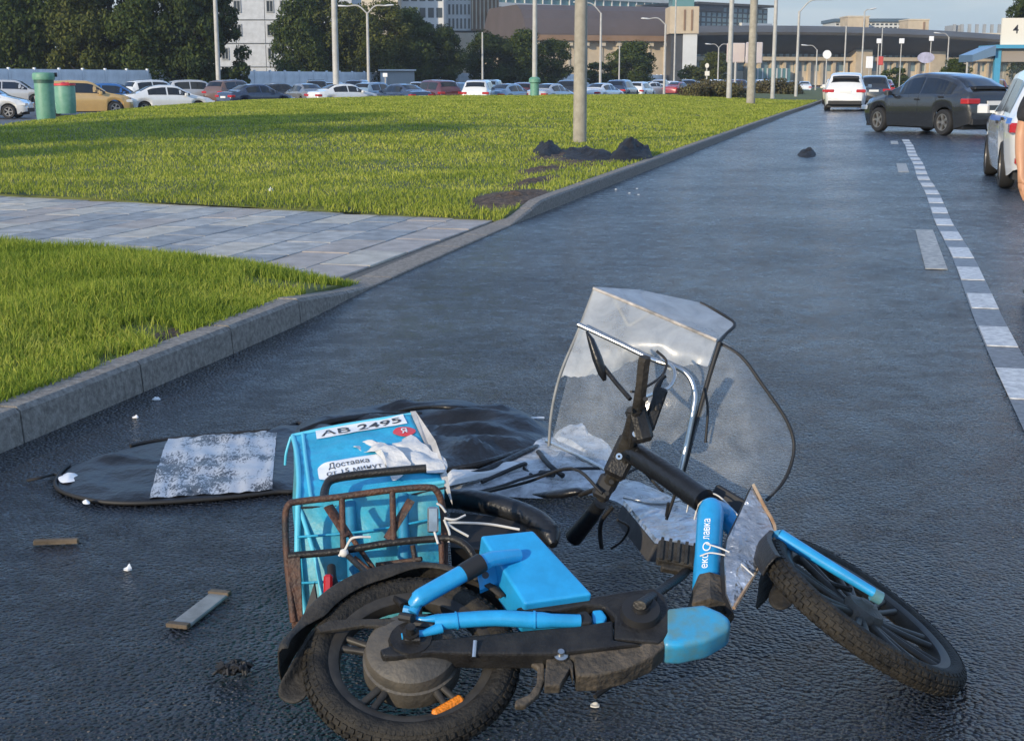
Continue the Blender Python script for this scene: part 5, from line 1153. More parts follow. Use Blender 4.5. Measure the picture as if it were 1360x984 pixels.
mb = MB(); mb.tube([at(837, 530, 3.84), at(818, 508, 3.9), at(800, 485, 3.95)], .007, 8); ms = mb.build('mirror_stalk', M_PLASTIC, hb, smooth=50)
mb = MB(); mb.tube([at(779, 440, 3.97), at(785, 452, 3.96), at(793, 475, 3.95), at(800, 495, 3.94), at(803, 505, 3.94)], [.004, .014, .020, .018, .008], 14, up=(1, -.2, 0), flat=.75); mb.build('mirror', M_VINYL, ms, smooth=60)
mb = MB(); mb.tube([at(812, 638, 4.05), at(790, 650, 4.12), at(770, 657, 4.16)], .008, 8); ms2 = mb.build('mirror_stalk', M_PLASTIC, hb, smooth=50)
mb = MB(); mb.tube([at(708, 656, 4.28), at(725, 657, 4.25), at(750, 655, 4.2), at(768, 652, 4.17), at(776, 652, 4.16)], [.004, .02, .028, .022, .006], 14, flat=.55); mb.build('mirror', M_VINYL, ms2, smooth=60)
for nm, pts, r_ in (('cable', [(838, 520, 3.87), (850, 518, 3.92), (878, 500, 3.98), (885, 480, 4.02), (872, 466, 4.03)], .004), ('cable', [(820, 690, 4.1), (835, 700, 4.15), (826, 718, 4.2), (812, 728, 4.24)], .004), ('cable', [(830, 630, 4.0), (850, 622, 4.05), (868, 640, 4.05), (880, 652, 4.0)], .0045), ('cable', [(936, 515, 4.08), (940, 545, 4.06), (937, 588, 4.04)], .004), ('cable', [(800, 655, 4.0), (760, 622, 4.1), (700, 640, 4.3), (640, 655, 4.5), (590, 668, 4.5)], .005)):
    mb = MB(); mb.tube(cr([at(*q) for q in pts], 5), r_, 8); mb.build(nm, M_TRIM, bike, smooth=60)
# seat: long dark cushion
mb = MB(); mb.tube(cr([at(592, 662, 4.05), at(620, 664, 4.02), at(660, 671, 3.96), at(700, 685, 3.90), at(726, 702, 3.84), at(735, 724, 3.78)], 5), [.030] * 5 + [.034] * 14 + [.032] * 4 + [.026, .02, .012], 16); seat = mb.build('seat', M_VINYL, bike, smooth=60)
mb = MB(); mb.prism([at(598, 680, 3.98), at(660, 686, 3.92), at(712, 700, 3.86), at(728, 722, 3.80), at(640, 730, 3.75), at(598, 726, 3.8)], (0, .10, -.10)); mb.build('seat_base', M_TRIM, bike)
# luggage rack, rusty tubes
def rk(pts, r_, nm, m=M_RUST, parent=bike, n=4, seg=8, flat=1.0):
    mb = MB(); mb.tube(cr([at(*q) for q in pts], n) if len(pts) > 2 else [at(*q) for q in pts], r_, seg, flat=flat); return mb.build(nm, m, parent, smooth=50)
rack = rk([(390, 826, 3.50), (385, 780, 3.54), (381, 740, 3.58), (379, 690, 3.62), (383, 671, 3.63), (396, 666, 3.64), (449, 660, 3.64), (516, 651, 3.64), (566, 647, 3.64), (580, 652, 3.64), (587, 670, 3.64), (590, 700, 3.62), (591, 760, 3.56)], .0095, 'luggage_rack')
rk([(383, 738, 3.58), (449, 732, 3.58), (516, 721, 3.58), (584, 715, 3.58), (606, 717, 3.57), (622, 728, 3.55), (632, 745, 3.53)], .0105, 'rack_bar', M_PLASTIC, rack)
rk([(430, 662, 3.68), (433, 646, 3.74), (443, 636, 3.77), (480, 630, 3.78), (540, 624, 3.78), (566, 622, 3.78)], .0125, 'rack_hoop', M_PLASTIC, rack)
for q in (((454, 660, 3.64), (456, 731, 3.58)), ((521, 651, 3.64), (523, 721, 3.58)), ((586, 716, 3.58), (588, 770, 3.54))): rk(q, .0085, 'rack_rod', M_RUST, rack)
for q in (((436, 672, 3.645), (462, 712, 3.60)), ((546, 664, 3.645), (514, 716, 3.60))): rk(q, .019, 'rack_flat', M_RUST, rack, flat=.35)
mb = MB(); mb.prism([at(382, 742, 3.56), at(398, 740, 3.56), at(402, 830, 3.50), at(388, 838, 3.49)], (0, .012, 0)); mb.build('rack_plate', M_RUST, rack)
mb = MB(); mb.prism([at(417, 775, 3.53), at(421, 800, 3.50), at(418, 818, 3.49), at(402, 838, 3.47), at(396, 838, 3.47)], (0, .02, 0)); mb.build('flap', M_TRIM, bike)
rk([(458, 734, 3.57), (495, 768, 3.40), (535, 804, 3.24)], .008, 'stay_rod', M_PLASTIC)
rk([(440, 752, 3.6), (442, 770, 3.56), (452, 790, 3.54)], .012, 'lamp_bracket', M_TRIM)
mb = MB(); mb.bbox((-.012, -.034, -.012), (.012, .04, .012), .006, frame_m(at(436, 782, 3.52), Vector((0, -1, .25)))); mb.build('taillight', M_LENSR, bike)
for a, c, d_ in (((450, 690), (500, 760), 3.62), ((500, 750), (560, 742), 3.62), ((548, 724), (556, 775), 3.60), ((470, 740), (530, 790), 3.58)):
    rk(((a[0], a[1], d_), (c[0], c[1], d_ - .04)), .007, 'rack_brace', M_RUST, rack)
# foil board standing against the frame, foil box lying beyond
mb = MB(); fp = [at(1000, 644, 3.60), at(1013, 670, 3.56), at(1030, 710, 3.48), at(1003, 760, 3.36), at(974, 808, 3.23), at(965, 788, 3.28), at(963, 740, 3.40), at(967, 715, 3.45), at(985, 678, 3.54)]
nrm = (fp[2] - fp[0]).cross(fp[4] - fp[0]).normalized(); nrm = nrm if nrm.y > 0 else -nrm
mb.prism(fp, nrm * .006); fo = mb.build('foil_board', M_FOIL, bike)
bk = MB(); bk.prism([p + nrm * .007 + (p - fp[6]) * .03 for p in fp], nrm * .024); bk.build('board_back', M_TRIM, fo)
mb = MB(); mb.tube(cr([p - nrm * .003 for p in (fp[0], fp[1], fp[2], fp[3], fp[4])], 4), .005, 6); mb.build('board_edge', mat('worn_edge', (.42, .36, .28), .7, col2=(.25, .14, .07), vscale=12), fo, smooth=50)
mb = MB(); mb.bbox((-.055, -.03, -.02), (.05, .03, .02), .006, frame_m(at(968, 668, 3.76), Vector((-.3, -.8, .5)), Vector((.8, .1, -.6)))); mb.build('light_block', M_TRIM, bike)
mb = MB(); tp = [at(829, 664, 4.45), at(880, 676, 4.3), at(930, 688, 4.15), at(928, 722, 3.95), at(872, 715, 4.05)]; mb.prism(tp, (-.006, -.01, -.012)); fb_ = mb.build('knee_foil', M_FOIL, bike)
mb = MB(); mb.prism([p + Vector((-.008, -.012, -.014)) for p in tp], (-.02, -.0, -.055)); mb.build('knee_foam', M_FOAM, fb_)
fl_o = [bp(*q_) for q_ in ((412, 842, .07), (436, 815, .075), (448, 822, .07), (436, 848, .06), (420, 872, .05), (411, 900, .035), (407, 922, .025), (390, 932, .02), (373, 926, .02), (371, 912, .03), (384, 888, .05), (398, 862, .06))]
mb = MB(); mb.fan(closed(fl_o, 3), lambda p_, f: p_ - NB * .02 * (1 - f * f) + NB * .006 * mnoise.noise(p_ * 20), 7); fl_ = mb.build('mudguard_flap', M_DUSTY, bike, smooth=70); sd = fl_.modifiers.new('thickness', 'SOLIDIFY'); sd.thickness = .004
# front fork and mudguard
f_end = MFW @ Vector((0, 0, .06)); f_top = at(1035, 711, 3.47)
mb = MB(); mb.tube([f_top, f_top.lerp(f_end, .35), f_top.lerp(f_end, .9), f_end], [.019, .016, .013, .013], 12); fk = mb.build('fork_leg', M_BLUE, bike, smooth=50)
mb = MB(); mb.tube([f_end - Vector((.01, 0, 0)), f_end + Vector((.012, 0, -.012))], .018, 10); mb.build('dropout', M_BLUED, fk, smooth=40)
mb = MB(); mb.tube([at(1020, 716, 3.50), at(1040, 714, 3.47)], .022, 10); mb.build('fork_crown', M_BLUED, bike, smooth=40)
mb = MB(); mb.tube([at(1028, 752, 3.55), at(1060, 762, 3.54), at(1130, 783, MFW.translation.y + .03)], [.010, .009, .007], 8); mb.build('mudguard_stay', M_DUSTY, bike, smooth=50)
vs = []; mb = MB(); n_ = 26
for i in range(n_ + 1):
    a = lerp(R(160), R(200), i / n_)
    for r_, z_ in ((.300, .036), (.312, .032), (.318, 0), (.312, -.03)): vs.append(MFW @ Vector((r_ * math.cos(a), r_ * math.sin(a), z_)))
mb.add(vs, [(i * 4 + j, i * 4 + j + 1, i * 4 + 5 + j, i * 4 + 4 + j) for i in range(n_) for j in range(3)]); fm = mb.build('front_mudguard', M_PLASTIC, bike, smooth=60); sd = fm.modifiers.new('thickness', 'SOLIDIFY'); sd.thickness = .004
def flap(name, pts, m, seed, amp=.02, parent=bike, thick=.004, per=5):
    mb = MB(); ol = closed([at(*q) for q in pts], per); n0 = (ol[len(ol) // 3] - ol[0]).cross(ol[2 * len(ol) // 3] - ol[0]).normalized()
    mb.fan(ol, lambda p_, f: p_ + n0 * amp * mnoise.noise(Vector((p_.x * 14, p_.y * 14, p_.z * 14 + seed))) * (1.15 - .5 * f), 7)
    o = mb.build(name, m, parent, smooth=70); sd = o.modifiers.new('thickness', 'SOLIDIFY'); sd.thickness = thick; return o
flap('mud_flap', [(1014, 755, 3.55), (1026, 748, 3.5), (1030, 775, 3.42), (1012, 800, 3.36), (1004, 806, 3.36), (1008, 780, 3.46)], M_DUSTY, 3)
flap('mud_flap', [(1032, 762, 3.44), (1048, 760, 3.45), (1066, 766, 3.42), (1060, 785, 3.35), (1048, 806, 3.28), (1034, 812, 3.27), (1022, 803, 3.32), (1028, 780, 3.4)], M_DUSTY, 5, .03)
# windshield: milky upper sheet, clear lower sheet, top visor, clear side wing, tube frame
def filmq(name, q, m, nu=10, nv=10, bulge=.02, seed=0, parent=bike):
    A, B, C_, D_ = [at(*p) for p in q]
    def fn(u, v): p_ = A.lerp(B, u).lerp(D_.lerp(C_, u), v); return p_ + Vector((0, -bulge * math.sin(math.pi * u) * math.sin(math.pi * v) + .008 * mnoise.noise(Vector((u * 4, v * 4, seed))), 0))
    mb = MB(); mb.grid(fn, nu, nv); return mb.build(name, m, parent, smooth=60)
A, B, C_, D_ = [at(*p_) for p_ in ((788, 384, 4.42), (952, 452, 4.20), (940, 486, 4.17), (744, 502, 4.36))]
def milk(u, v):
    v2 = v * (1 + .20 * mnoise.noise(Vector((u * 5, 3, 1))) * v + .28 * sst((u - .35) / .15) * (1 - sst((u - .62) / .15)) * -1 * v + .07 * mnoise.noise(Vector((u * 22, 3, 7))) * v); p_ = A.lerp(B, u).lerp(D_.lerp(C_, u), v2)
    return p_ + Vector((0, -.03 * math.sin(math.pi * u) * math.sin(math.pi * v) - .004, 0))
mb = MB(); mb.grid(milk, 40, 8); ws = mb.build('windshield', M_FILM_A, bike, smooth=60)
filmq('clear_panel', [(770, 436, 4.385), (945, 476, 4.185), (905, 632, 4.10), (730, 596, 4.32)], M_FILM_B, 12, 10, .03, 2, ws)
filmq('top_visor', [(795, 379, 4.42), (930, 402, 4.48), (976, 431, 4.38), (953, 451, 4.20)], M_FILM_A, 8, 6, .01, 3, ws) if False else None
vb = MB(); va = [at(*q) for q in ((790, 381, 4.42), (860, 411, 4.32), (953, 451, 4.20), (976, 430, 4.34), (930, 402, 4.46), (850, 385, 4.50))]
vb.add(va, [(0, 1, 5), (1, 4, 5), (1, 2, 3), (1, 3, 4)]); vb.build('top_visor', M_FILM_A, ws, fixn=False)
wing = closed([at(*q) for q in ((955, 455, 4.2), (990, 482, 4.16), (1025, 530, 4.12), (1050, 575, 4.08), (1052, 605, 4.05), (1040, 640, 4.0), (1018, 664, 3.95), (960, 655, 3.95), (915, 635, 4.05), (935, 520, 4.15))], 5)
mb = MB(); mb.fan(wing, lambda p_, f: p_ + Vector((0, -.05 * (1 - f * f), 0)), 6); mb.build('side_wing', M_FILM_B, ws, smooth=70)
def wire(nm, pts, r_, m, parent=ws, n=5): mb = MB(); mb.tube(cr([at(*q) for q in pts], n), r_, 8); return mb.build(nm, m, parent, smooth=60)
wire('wing_edging', [(955, 455, 4.2), (985, 474, 4.17), (1012, 510, 4.13), (1043, 555, 4.09), (1054, 585, 4.07), (1052, 612, 4.04), (1040, 640, 4.0), (1018, 664, 3.95)], .0055, M_TRIM)
wire('side_edging', [(956, 455, 4.19), (945, 490, 4.17), (928, 550, 4.13), (906, 630, 4.09)], .008, M_TRIM)
wire('visor_edging', [(930, 402, 4.46), (955, 415, 4.42), (976, 430, 4.34), (965, 443, 4.27), (955, 455, 4.2)], .005, M_TRIM, n=3)
for k_, (a_, b_) in enumerate((((835, 600, 3.93), (822, 636, 4.0)), ((846, 545, 3.82), (838, 590, 3.9)))):
    mb = MB(); mb.tube([at(*a_), at(*b_)], [.014, .011], 7); mb.build('hose_stub', M_DUSTY, hb, smooth=40)
for (px, py, Y_) in ((836, 545, 3.80), (846, 600, 3.9), (812, 640, 3.98), (806, 655, 4.0), (857, 530, 3.78)):
    mb = MB(); mb.lathe([(0, .006), (.007, .006), (.008, 0), (0, 0)], frame_m(at(px, py, Y_), Vector((0, -1, .3))), 10); mb.build('bolt', M_TRIM, hb, smooth=40)
wire('top_seam', [(788, 383, 4.42), (830, 400, 4.36), (880, 421, 4.29), (952, 452, 4.19)], .0055, mat('frayed_tape', (.55, .50, .45), .7, col2=(.2, .19, .18), vscale=20))
wire('left_edging', [(790, 383, 4.42), (768, 440, 4.39), (745, 495, 4.36), (733, 545, 4.34), (729, 592, 4.32)], .005, M_GREYB)
wire('inner_hoop', [(880, 478, 4.2), (893, 487, 4.15), (896, 500, 4.1), (888, 515, 4.05), (870, 522, 4.0), (850, 530, 3.92)], .006, M_STEEL)
wire('frame_tube', [(768, 431, 4.34), (820, 455, 4.28), (868, 478, 4.22), (897, 487, 4.19), (915, 500, 4.16), (923, 522, 4.14), (921, 545, 4.12), (912, 590, 4.1), (903, 628, 4.08)], .009, M_STEEL)
wire('brace_strip', [(816, 398, 4.40), (835, 433, 4.38)], .006, M_GREYB, n=2); wire('brace_strip', [(836, 433, 4.38), (864, 416, 4.36)], .006, M_GREYB, n=2)
wire('frame_rod', [(905, 630, 4.08), (885, 690, 4.1), (888, 668, 4.05)], .005, M_TRIM, n=2)
# strings tied round frame and bag
for pts in ([(1001, 764, 3.3), (975, 742, 3.40), (946, 734, 3.42), (930, 738, 3.44)], [(969, 733, 3.4), (955, 727, 3.42), (938, 722, 3.45)], [(912, 680, 3.72), (918, 660, 3.72), (935, 655, 3.70), (955, 659, 3.70), (985, 690, 3.62)], [(922, 690, 3.68), (928, 670, 3.68), (942, 664, 3.62), (948, 690, 3.58)]):
    mb = MB(); mb.tube(cr([at(*q) for q in pts], 5), .0022, 6); mb.build('tie_string', M_STRING, bike, smooth=60)
for pts in ([(590, 688, 3.6), (604, 690, 3.6), (618, 684, 3.62)], [(592, 694, 3.6), (612, 694, 3.62), (650, 696, 3.68), (690, 703, 3.68)], [(592, 680, 3.6), (586, 672, 3.6), (580, 668, 3.6)], [(594, 695, 3.6), (604, 702, 3.6), (622, 712, 3.6)], [(578, 676, 3.6), (572, 690, 3.6), (577, 706, 3.58), (582, 722, 3.56)], [(450, 738, 3.55), (458, 730, 3.55), (466, 716, 3.55), (476, 713, 3.55), (492, 713, 3.56)], [(590, 690, 3.6), (597, 708, 3.58), (596, 720, 3.57)]):
    mb = MB(); mb.tube(cr([at(*q) for q in pts], 5), .0035, 6); mb.build('tie_string', M_STRING, bike, smooth=60)
mb = MB(); mb.lathe([(0, .012), (.010, .008), (.013, 0), (.010, -.008), (0, -.012)], Matrix.Translation(at(457, 734, 3.55)), 12); mb.build('cable_knot', M_STRING, bike, smooth=60)
mb = MB(); mb.bbox((-.015, -.035, -.004), (.015, .035, .004), .004, frame_m(at(575, 690, 3.585), Vector((.1, -1, .2)))); mb.build('silver_tag', M_STEEL, bike)
# small dirt-bracket under the frame
mb = MB(); mb.tube([gz(790, 925, .02), gz(815, 905, .03), gz(838, 892, .04)], [.006, .010, .014], 8); mb.build('side_stand', M_TRIM, bike, smooth=50)

# ================================================================== THE DELIVERY BAG on the rack
bag = thing('delivery_bag', 'bright cyan insulated delivery bag with white lettering strapped to the bicycle rack', 'bag', (-.45, 3.95, 0))
TL, TR, BR, BL = at(389, 579, 4.27), at(546, 551, 4.32), at(590, 640, 3.86), at(396, 668, 3.78)
fBL, fBR = at(408, 832, 3.64), at(590, 812, 3.70); bBL = Vector((TL.x + .02, TL.y - .03, .01)); bBR = Vector((TR.x + .04, TR.y - .04, .01))
lidn = (BR - BL).cross(TL - BL).normalized()
def lid(u, v, off=0.): return BL.lerp(BR, u).lerp(TL.lerp(TR, u), v) + lidn * (off + .010 * math.sin(math.pi * u) * math.sin(math.pi * v) + .005 * mnoise.noise(Vector((u * 5, v * 5, 2))) + .004 * mnoise.noise(Vector((u * 6 + v * 5, v * 16, 8))))
mb = MB()
def face(a, b, c, d, amp, seed, nu=18, nv=18):           # a-b bottom, d-c top; outward puff
    n0 = (b - a).cross(d - a).normalized(); ctr = (TL + TR + BR + BL + fBL + fBR + bBL + bBR) / 8
    if n0.dot(a - ctr) < 0: n0 = -n0
    def fn(u, v):
        p_ = a.lerp(b, u).lerp(d.lerp(c, u), v); e = min(1, 6 * min(u, 1 - u)) * min(1, 6 * min(v, 1 - v))
        return p_ + n0 * (amp * math.sin(math.pi * u) * math.sin(math.pi * v) + e * (.014 * mnoise.noise(Vector((u * 3 + seed, v * 2, seed))) + .020 * (abs(math.sin(u * 9 + 2.2 * mnoise.noise(Vector((u * 2, v * 2.5, seed + 4))))) ** .6 - .6) * (seed == 1)))
    mb.grid(fn, nu, nv)
face(fBL, fBR, BR, BL, .03, 1, 40, 20); face(bBL, fBL, BL, TL, .02, 2); face(fBR, bBR, TR, BR, .02, 3); face(bBR, bBL, TL, TR, .02, 4)
bb = mb.build('body', M_BAGD, bag, smooth=70)
mb = MB(); mb.grid(lambda u, v: lid(u, v, .004), 26, 22); lo = mb.build('lid', M_BAG, bag, smooth=70); sd = lo.modifiers.new('thickness', 'SOLIDIFY'); sd.thickness = .014; sd.offset = -1
def seam(pts, r_, nm='piping', m=M_PIPE, par=bag, n=4): b_ = MB(); b_.tube(cr(pts, n), r_, 8); return b_.build(nm, m, par, smooth=60)
seam([lid(0, 0), lid(.02, .3, .004), lid(.02, .7, .004), lid(0, 1)], .008); seam([lid(0, 1), lid(.4, 1.0, .003), lid(1, 1)], .008); seam([lid(.09, .0, .006), lid(.085, .5, .008), lid(.085, .97, .006)], .006); seam([lid(0, 0), lid(.5, -.005, .004), lid(1, 0)], .007)
seam([BL, BL.lerp(fBL, .5) + Vector((-.01, -.02, 0)), fBL], .009); seam([lid(.0, .02), BL.lerp(fBL, .5) + Vector((.05, -.045, 0)), fBL + Vector((.05, -.02, 0))], .007)
seam([TL + Vector((-.005, -.01, .0)), TL + Vector((-.02, -.02, -.05)), TL + Vector((-.025, -.02, -.09))], .004, 'zip_pull')
seam([lid(.0, -.02, -.012), lid(.35, -.03, -.02), lid(.7, -.03, -.02), lid(1, -.02, -.012)], .0035, 'zip', M_TRIM)
for v_ in (.25, .62): seam([BL.lerp(fBL, v_) + Vector((-.004, -.03, 0)), BL.lerp(fBL, v_).lerp(BR.lerp(fBR, v_), .5) + Vector((0, -.062, 0)), BR.lerp(fBR, v_) + Vector((0, -.028, 0))], .0035, 'stitched_seam', M_BAG)
for k, (u0, m_) in enumerate(((.36, M_BAGD), (.72, M_BAGD))):
    seam([BL.lerp(BR, u0) + Vector((0, -.03, -.01)), BL.lerp(BR, u0 + .01).lerp(fBL.lerp(fBR, u0), .5) + Vector((0, -.055, 0)), fBL.lerp(fBR, u0) + Vector((0, -.03, 0))], .016, 'strap', mat('strap_blue_%d' % k, (.015, .20, .36), .6, var=.2, vscale=10))
def patch(name, u0, u1, v0, v1, off, m, par, rnd=.0, n=14):
    b_ = MB(); ol = []
    cx, cy, rx, ry = (u0 + u1) / 2, (v0 + v1) / 2, (u1 - u0) / 2, (v1 - v0) / 2
    if rnd:
        for i in range(40):
            a = 2 * math.pi * i / 40; e = 2.0 / rnd; ol.append((cx + rx * math.copysign(abs(math.cos(a)) ** e, math.cos(a)), cy + ry * math.copysign(abs(math.sin(a)) ** e, math.sin(a))))
        vs = [lid(cx, cy, off)]; fs = []
        for k in range(1, 5): vs += [lid(lerp(cx, x, k / 4), lerp(cy, y, k / 4), off) for x, y in ol]
        fs = [(0, 1 + i, 1 + (i + 1) % 40) for i in range(40)] + [(1 + k * 40 + i, 41 + k * 40 + i, 41 + k * 40 + (i + 1) % 40, 1 + k * 40 + (i + 1) % 40) for k in range(3) for i in range(40)]
        b_.add(vs, fs)
    else: b_.grid(lambda u, v: lid(lerp(u0, u1, u), lerp(v0, v1, v), off), n, 4)
    return b_.build(name, m, par, smooth=70)
def lid_text(body, cu, cv, du, dv, off, m, par, bold=.01):
    v2, f2, asp = text_mesh(body, 1, bold); b_ = MB(); b_.add([lid(cu + x * du, cv + y * dv, off) for x, y in v2], f2); return b_.build('lettering', m, par, fixn=False)
p1 = patch('number_strip', .19, .93, .835, .985, .0075, M_WHITEP, lo); lid_text('АВ 2495', .56, .905, .66, .098, .0095, M_INK, p1)
p2 = patch('slogan_label', .16, .74, .20, .44, .0075, M_WHITEP, lo, 5); lid_text('Доставка', .39, .365, .30, .075, .0095, M_INK, p2, 0); lid_text('от 15 минут', .42, .275, .40, .075, .0095, M_INK, p2, 0)
p3 = patch('red_badge', .79, .97, .655, .80, .0075, M_REDP, lo, 2); lid_text('Я', .88, .728, .05, .085, .0095, M_WHITEP, p3)
# grey inner panel of the torn lid on the right
mb = MB(); gp = [lid(1.0, 1.02, .01), lid(1.04, 1.0, .012), lid(1.06, .45, .03), lid(1.03, .02, .02), lid(1.03, -.06, -.05), lid(.99, .0, .004), lid(.99, .5, .012)]
mb.prism(gp, -lidn * .012); mb.build('grey_lining', mat('lining_grey', (.42, .41, .40), .6, var=.2, vscale=10), bag)
# white torn plastic resting on the lid
sheet_o = thing('plastic_sheet', 'crumpled white plastic sheet lying on the lid of the cyan bag', 'plastic sheet', lid(.7, .4))
def lpx(px, py, off):
    r = ray(px, py); t = (lidn.dot(BL) + off - lidn.dot(Vector((0, 0, HC)))) / lidn.dot(r); return Vector((0, 0, HC)) + r * t
def crumple(name, pts, m, par, amp, seed, per=4, rings=9, fr=11):
    ol = closed(pts, per); b_ = MB(); b_.fan(ol, lambda p_, f: p_ + lidn * (amp * (1.2 - f) * abs(mnoise.noise(Vector((p_.x * fr, p_.y * fr, seed)))) + .5 * amp * mnoise.noise(Vector((p_.x * fr * 2.3, p_.y * fr * 2.3, seed + 3)))), rings)
    return b_.build(name, m, par, smooth=40)
crumple('flat_panel', [lpx(514, 586, .02), lpx(540, 577, .02), lpx(566, 592, .03), lpx(592, 612, .02), lpx(588, 626, .02), lpx(545, 620, .025), lpx(528, 598, .02)], M_PAPER, sheet_o, .030, 1, fr=8)
crumple('torn_strip', [lpx(461, 592, .018), lpx(478, 588, .02), lpx(500, 588, .025), lpx(523, 596, .045), lpx(545, 612, .04), lpx(541, 622, .035), lpx(524, 635, .03), lpx(517, 630, .03), lpx(505, 605, .03), lpx(485, 598, .02)], M_PAPER, sheet_o, .05, 5, fr=9)

# ================================================================== RAIN COVER and plastic film on the road
cover = thing('rain_cover', 'torn black rain cover spread flat on the road behind the bicycle', 'tarpaulin', gz(330, 620))
def cov_h(x, y): return .016 + .030 * max(0, mnoise.noise(Vector((x * 2.2 + y * 1.3, y * 5, 4)))) + .016 * mnoise.noise(Vector((x * 5 + y * 3, y * 11, 8)))
def ground_sheet(name, pxs, m, par, z0=0., amp=1., per=5, rings=12, smooth=60):
    ol = closed([gz(*q, 0) for q in pxs], per); b_ = MB()
    def hf(p_, f): e = min(1, (1 - f) * 5); return Vector((p_.x, p_.y, z0 + .006 + cov_h(p_.x, p_.y) * amp * e))
    b_.fan(ol, hf, rings); return b_.build(name, m, par, smooth=smooth), ol
l1, ol1 = ground_sheet('front_panel', [(76, 640), (92, 622), (140, 606), (200, 590), (290, 581), (368, 574), (400, 566), (408, 600), (404, 650), (362, 658), (290, 666), (200, 672), (140, 671), (96, 662), (76, 652)], M_COVER, cover)
b_ = MB(); b_.tube([Vector((p_.x, p_.y, .012)) for p_ in ol1[-62:] + ol1[:6]], .008, 6); b_.build('hem', M_TRIM, cover, smooth=60)
l2, ol2 = ground_sheet('rear_panel', [(392, 578), (430, 556), (480, 548), (530, 543), (590, 541), (640, 545), (690, 552), (726, 566), (735, 590), (715, 603), (650, 618), (596, 642), (500, 655), (410, 652)], M_COVER, cover, .012, 2.2, 6, 14)
# folds raised along the stays of the cover
for pts, r_ in (([(522, 548, .02), (560, 541, .07), (600, 541, .09), (640, 545, .06), (648, 552, .02)], .010), ([(596, 640, .04), (650, 622, .06), (705, 597, .06), (716, 594, .03)], .014), ([(400, 574, .03), (440, 560, .06), (500, 552, .05), (560, 552, .04)], .016), ([(590, 625, .05), (640, 615, .07), (690, 600, .06)], .012)):
    b_ = MB(); b_.tube(cr([gz(*q) for q in pts], 6), r_, 8); b_.build('stay_fold', M_COVER, cover, smooth=60)
b_ = MB(); b_.bbox((-.015, -.015, 0), (.015, .015, .05), .005, Matrix.Translation(gz(644, 552, .0))); b_.build('stay_end', M_TRIM, cover)
b_ = MB(); b_.tube([gz(646, 558, .05), gz(690, 556, .05), gz(722, 555, .03)], .006, 8); b_.build('white_stay', M_SIGNW, cover, smooth=50)
b_ = MB(); b_.tube(cr([gz(36, 638, .01), gz(55, 634, .02), gz(72, 630, .01), gz(86, 634, .02)], 5), .006, 6); b_.build('cord', M_TRIM, cover, smooth=50)
# worn white print on the front panel
def print_mat():
    m = bpy.data.materials.new('worn_print'); m.use_nodes = True; t_ = m.node_tree; b0 = t_.nodes['Principled BSDF']; N = t_.nodes.new; K = t_.links.new
    c = N('ShaderNodeTexCoord'); mp_ = N('ShaderNodeMapping'); mp_.inputs['Scale'].default_value = (95, 40, 10); K(c.outputs['Object'], mp_.inputs[0])
    n1 = N('ShaderNodeTexNoise'); n1.inputs['Scale'].default_value = 1.; n1.inputs['Detail'].default_value = 3; n1.inputs['Distortion'].default_value = 1.2; K(mp_.outputs[0], n1.inputs['Vector'])
    n2 = N('ShaderNodeTexNoise'); n2.inputs['Scale'].default_value = 5.; n2.inputs['Detail'].default_value = 2; K(c.outputs['Object'], n2.inputs['Vector'])
    ad = N('ShaderNodeMath'); ad.operation = 'ADD'; K(n1.outputs['Fac'], ad.inputs[0]); K(n2.outputs['Fac'], ad.inputs[1])
    r = N('ShaderNodeValToRGB'); r.color_ramp.elements[0].position = .435; r.color_ramp.elements[1].position = .50
    r.color_ramp.elements[0].color = (.055, .06, .068, 1); r.color_ramp.elements[1].color = (.44, .46, .49, 1)
    h_ = N('ShaderNodeMath'); h_.operation = 'MULTIPLY'; h_.inputs[1].default_value = .5; K(ad.outputs[0], h_.inputs[0]); K(h_.outputs[0], r.inputs[0]); K(r.outputs[0], b0.inputs['Base Color']); b0.inputs['Roughness'].default_value = .4
    return m
qA, qB, qC, qD = gz(224, 589), gz(368, 577), gz(362, 656), gz(199, 668)
ctr1 = sum((Vector(p_) for p_ in ol1), Vector()) / len(ol1)
b_ = MB()
def pr(u, v):
    p_ = qD.lerp(qC, u).lerp(qA.lerp(qB, u), v); e = min(1, 6 * min(v, 1 - v) + .25); return Vector((p_.x, p_.y, .010 + cov_h(p_.x, p_.y) * 1.0 * e + .004 + .0022 * math.sin(u * 33 + 3 * v + 3 * mnoise.noise(Vector((u * 4, v * 3, 2))))))
b_.grid(pr, 70, 20); b_.build('printed_panel', print_mat(), cover, smooth=70)
b_ = MB(); b_.fan(closed([gz(*q, .02) for q in ((78, 634), (90, 627), (103, 630), (106, 636), (92, 641), (80, 639))], 3), lambda p_, f: p_ + Vector((0, 0, .008 * (1 - f) + .006 * mnoise.noise(p_ * 30))), 5); b_.build('white_tag', M_SIGNW, cover, smooth=60)
b_ = MB(); b_.fan(closed([gz(*q, .02) for q in ((110, 665), (118, 665), (119, 669), (111, 669))], 3), lambda p_, f: p_ + Vector((0, 0, .012 * (1 - f))), 3); b_.build('white_tag', M_SIGNW, cover, smooth=60)
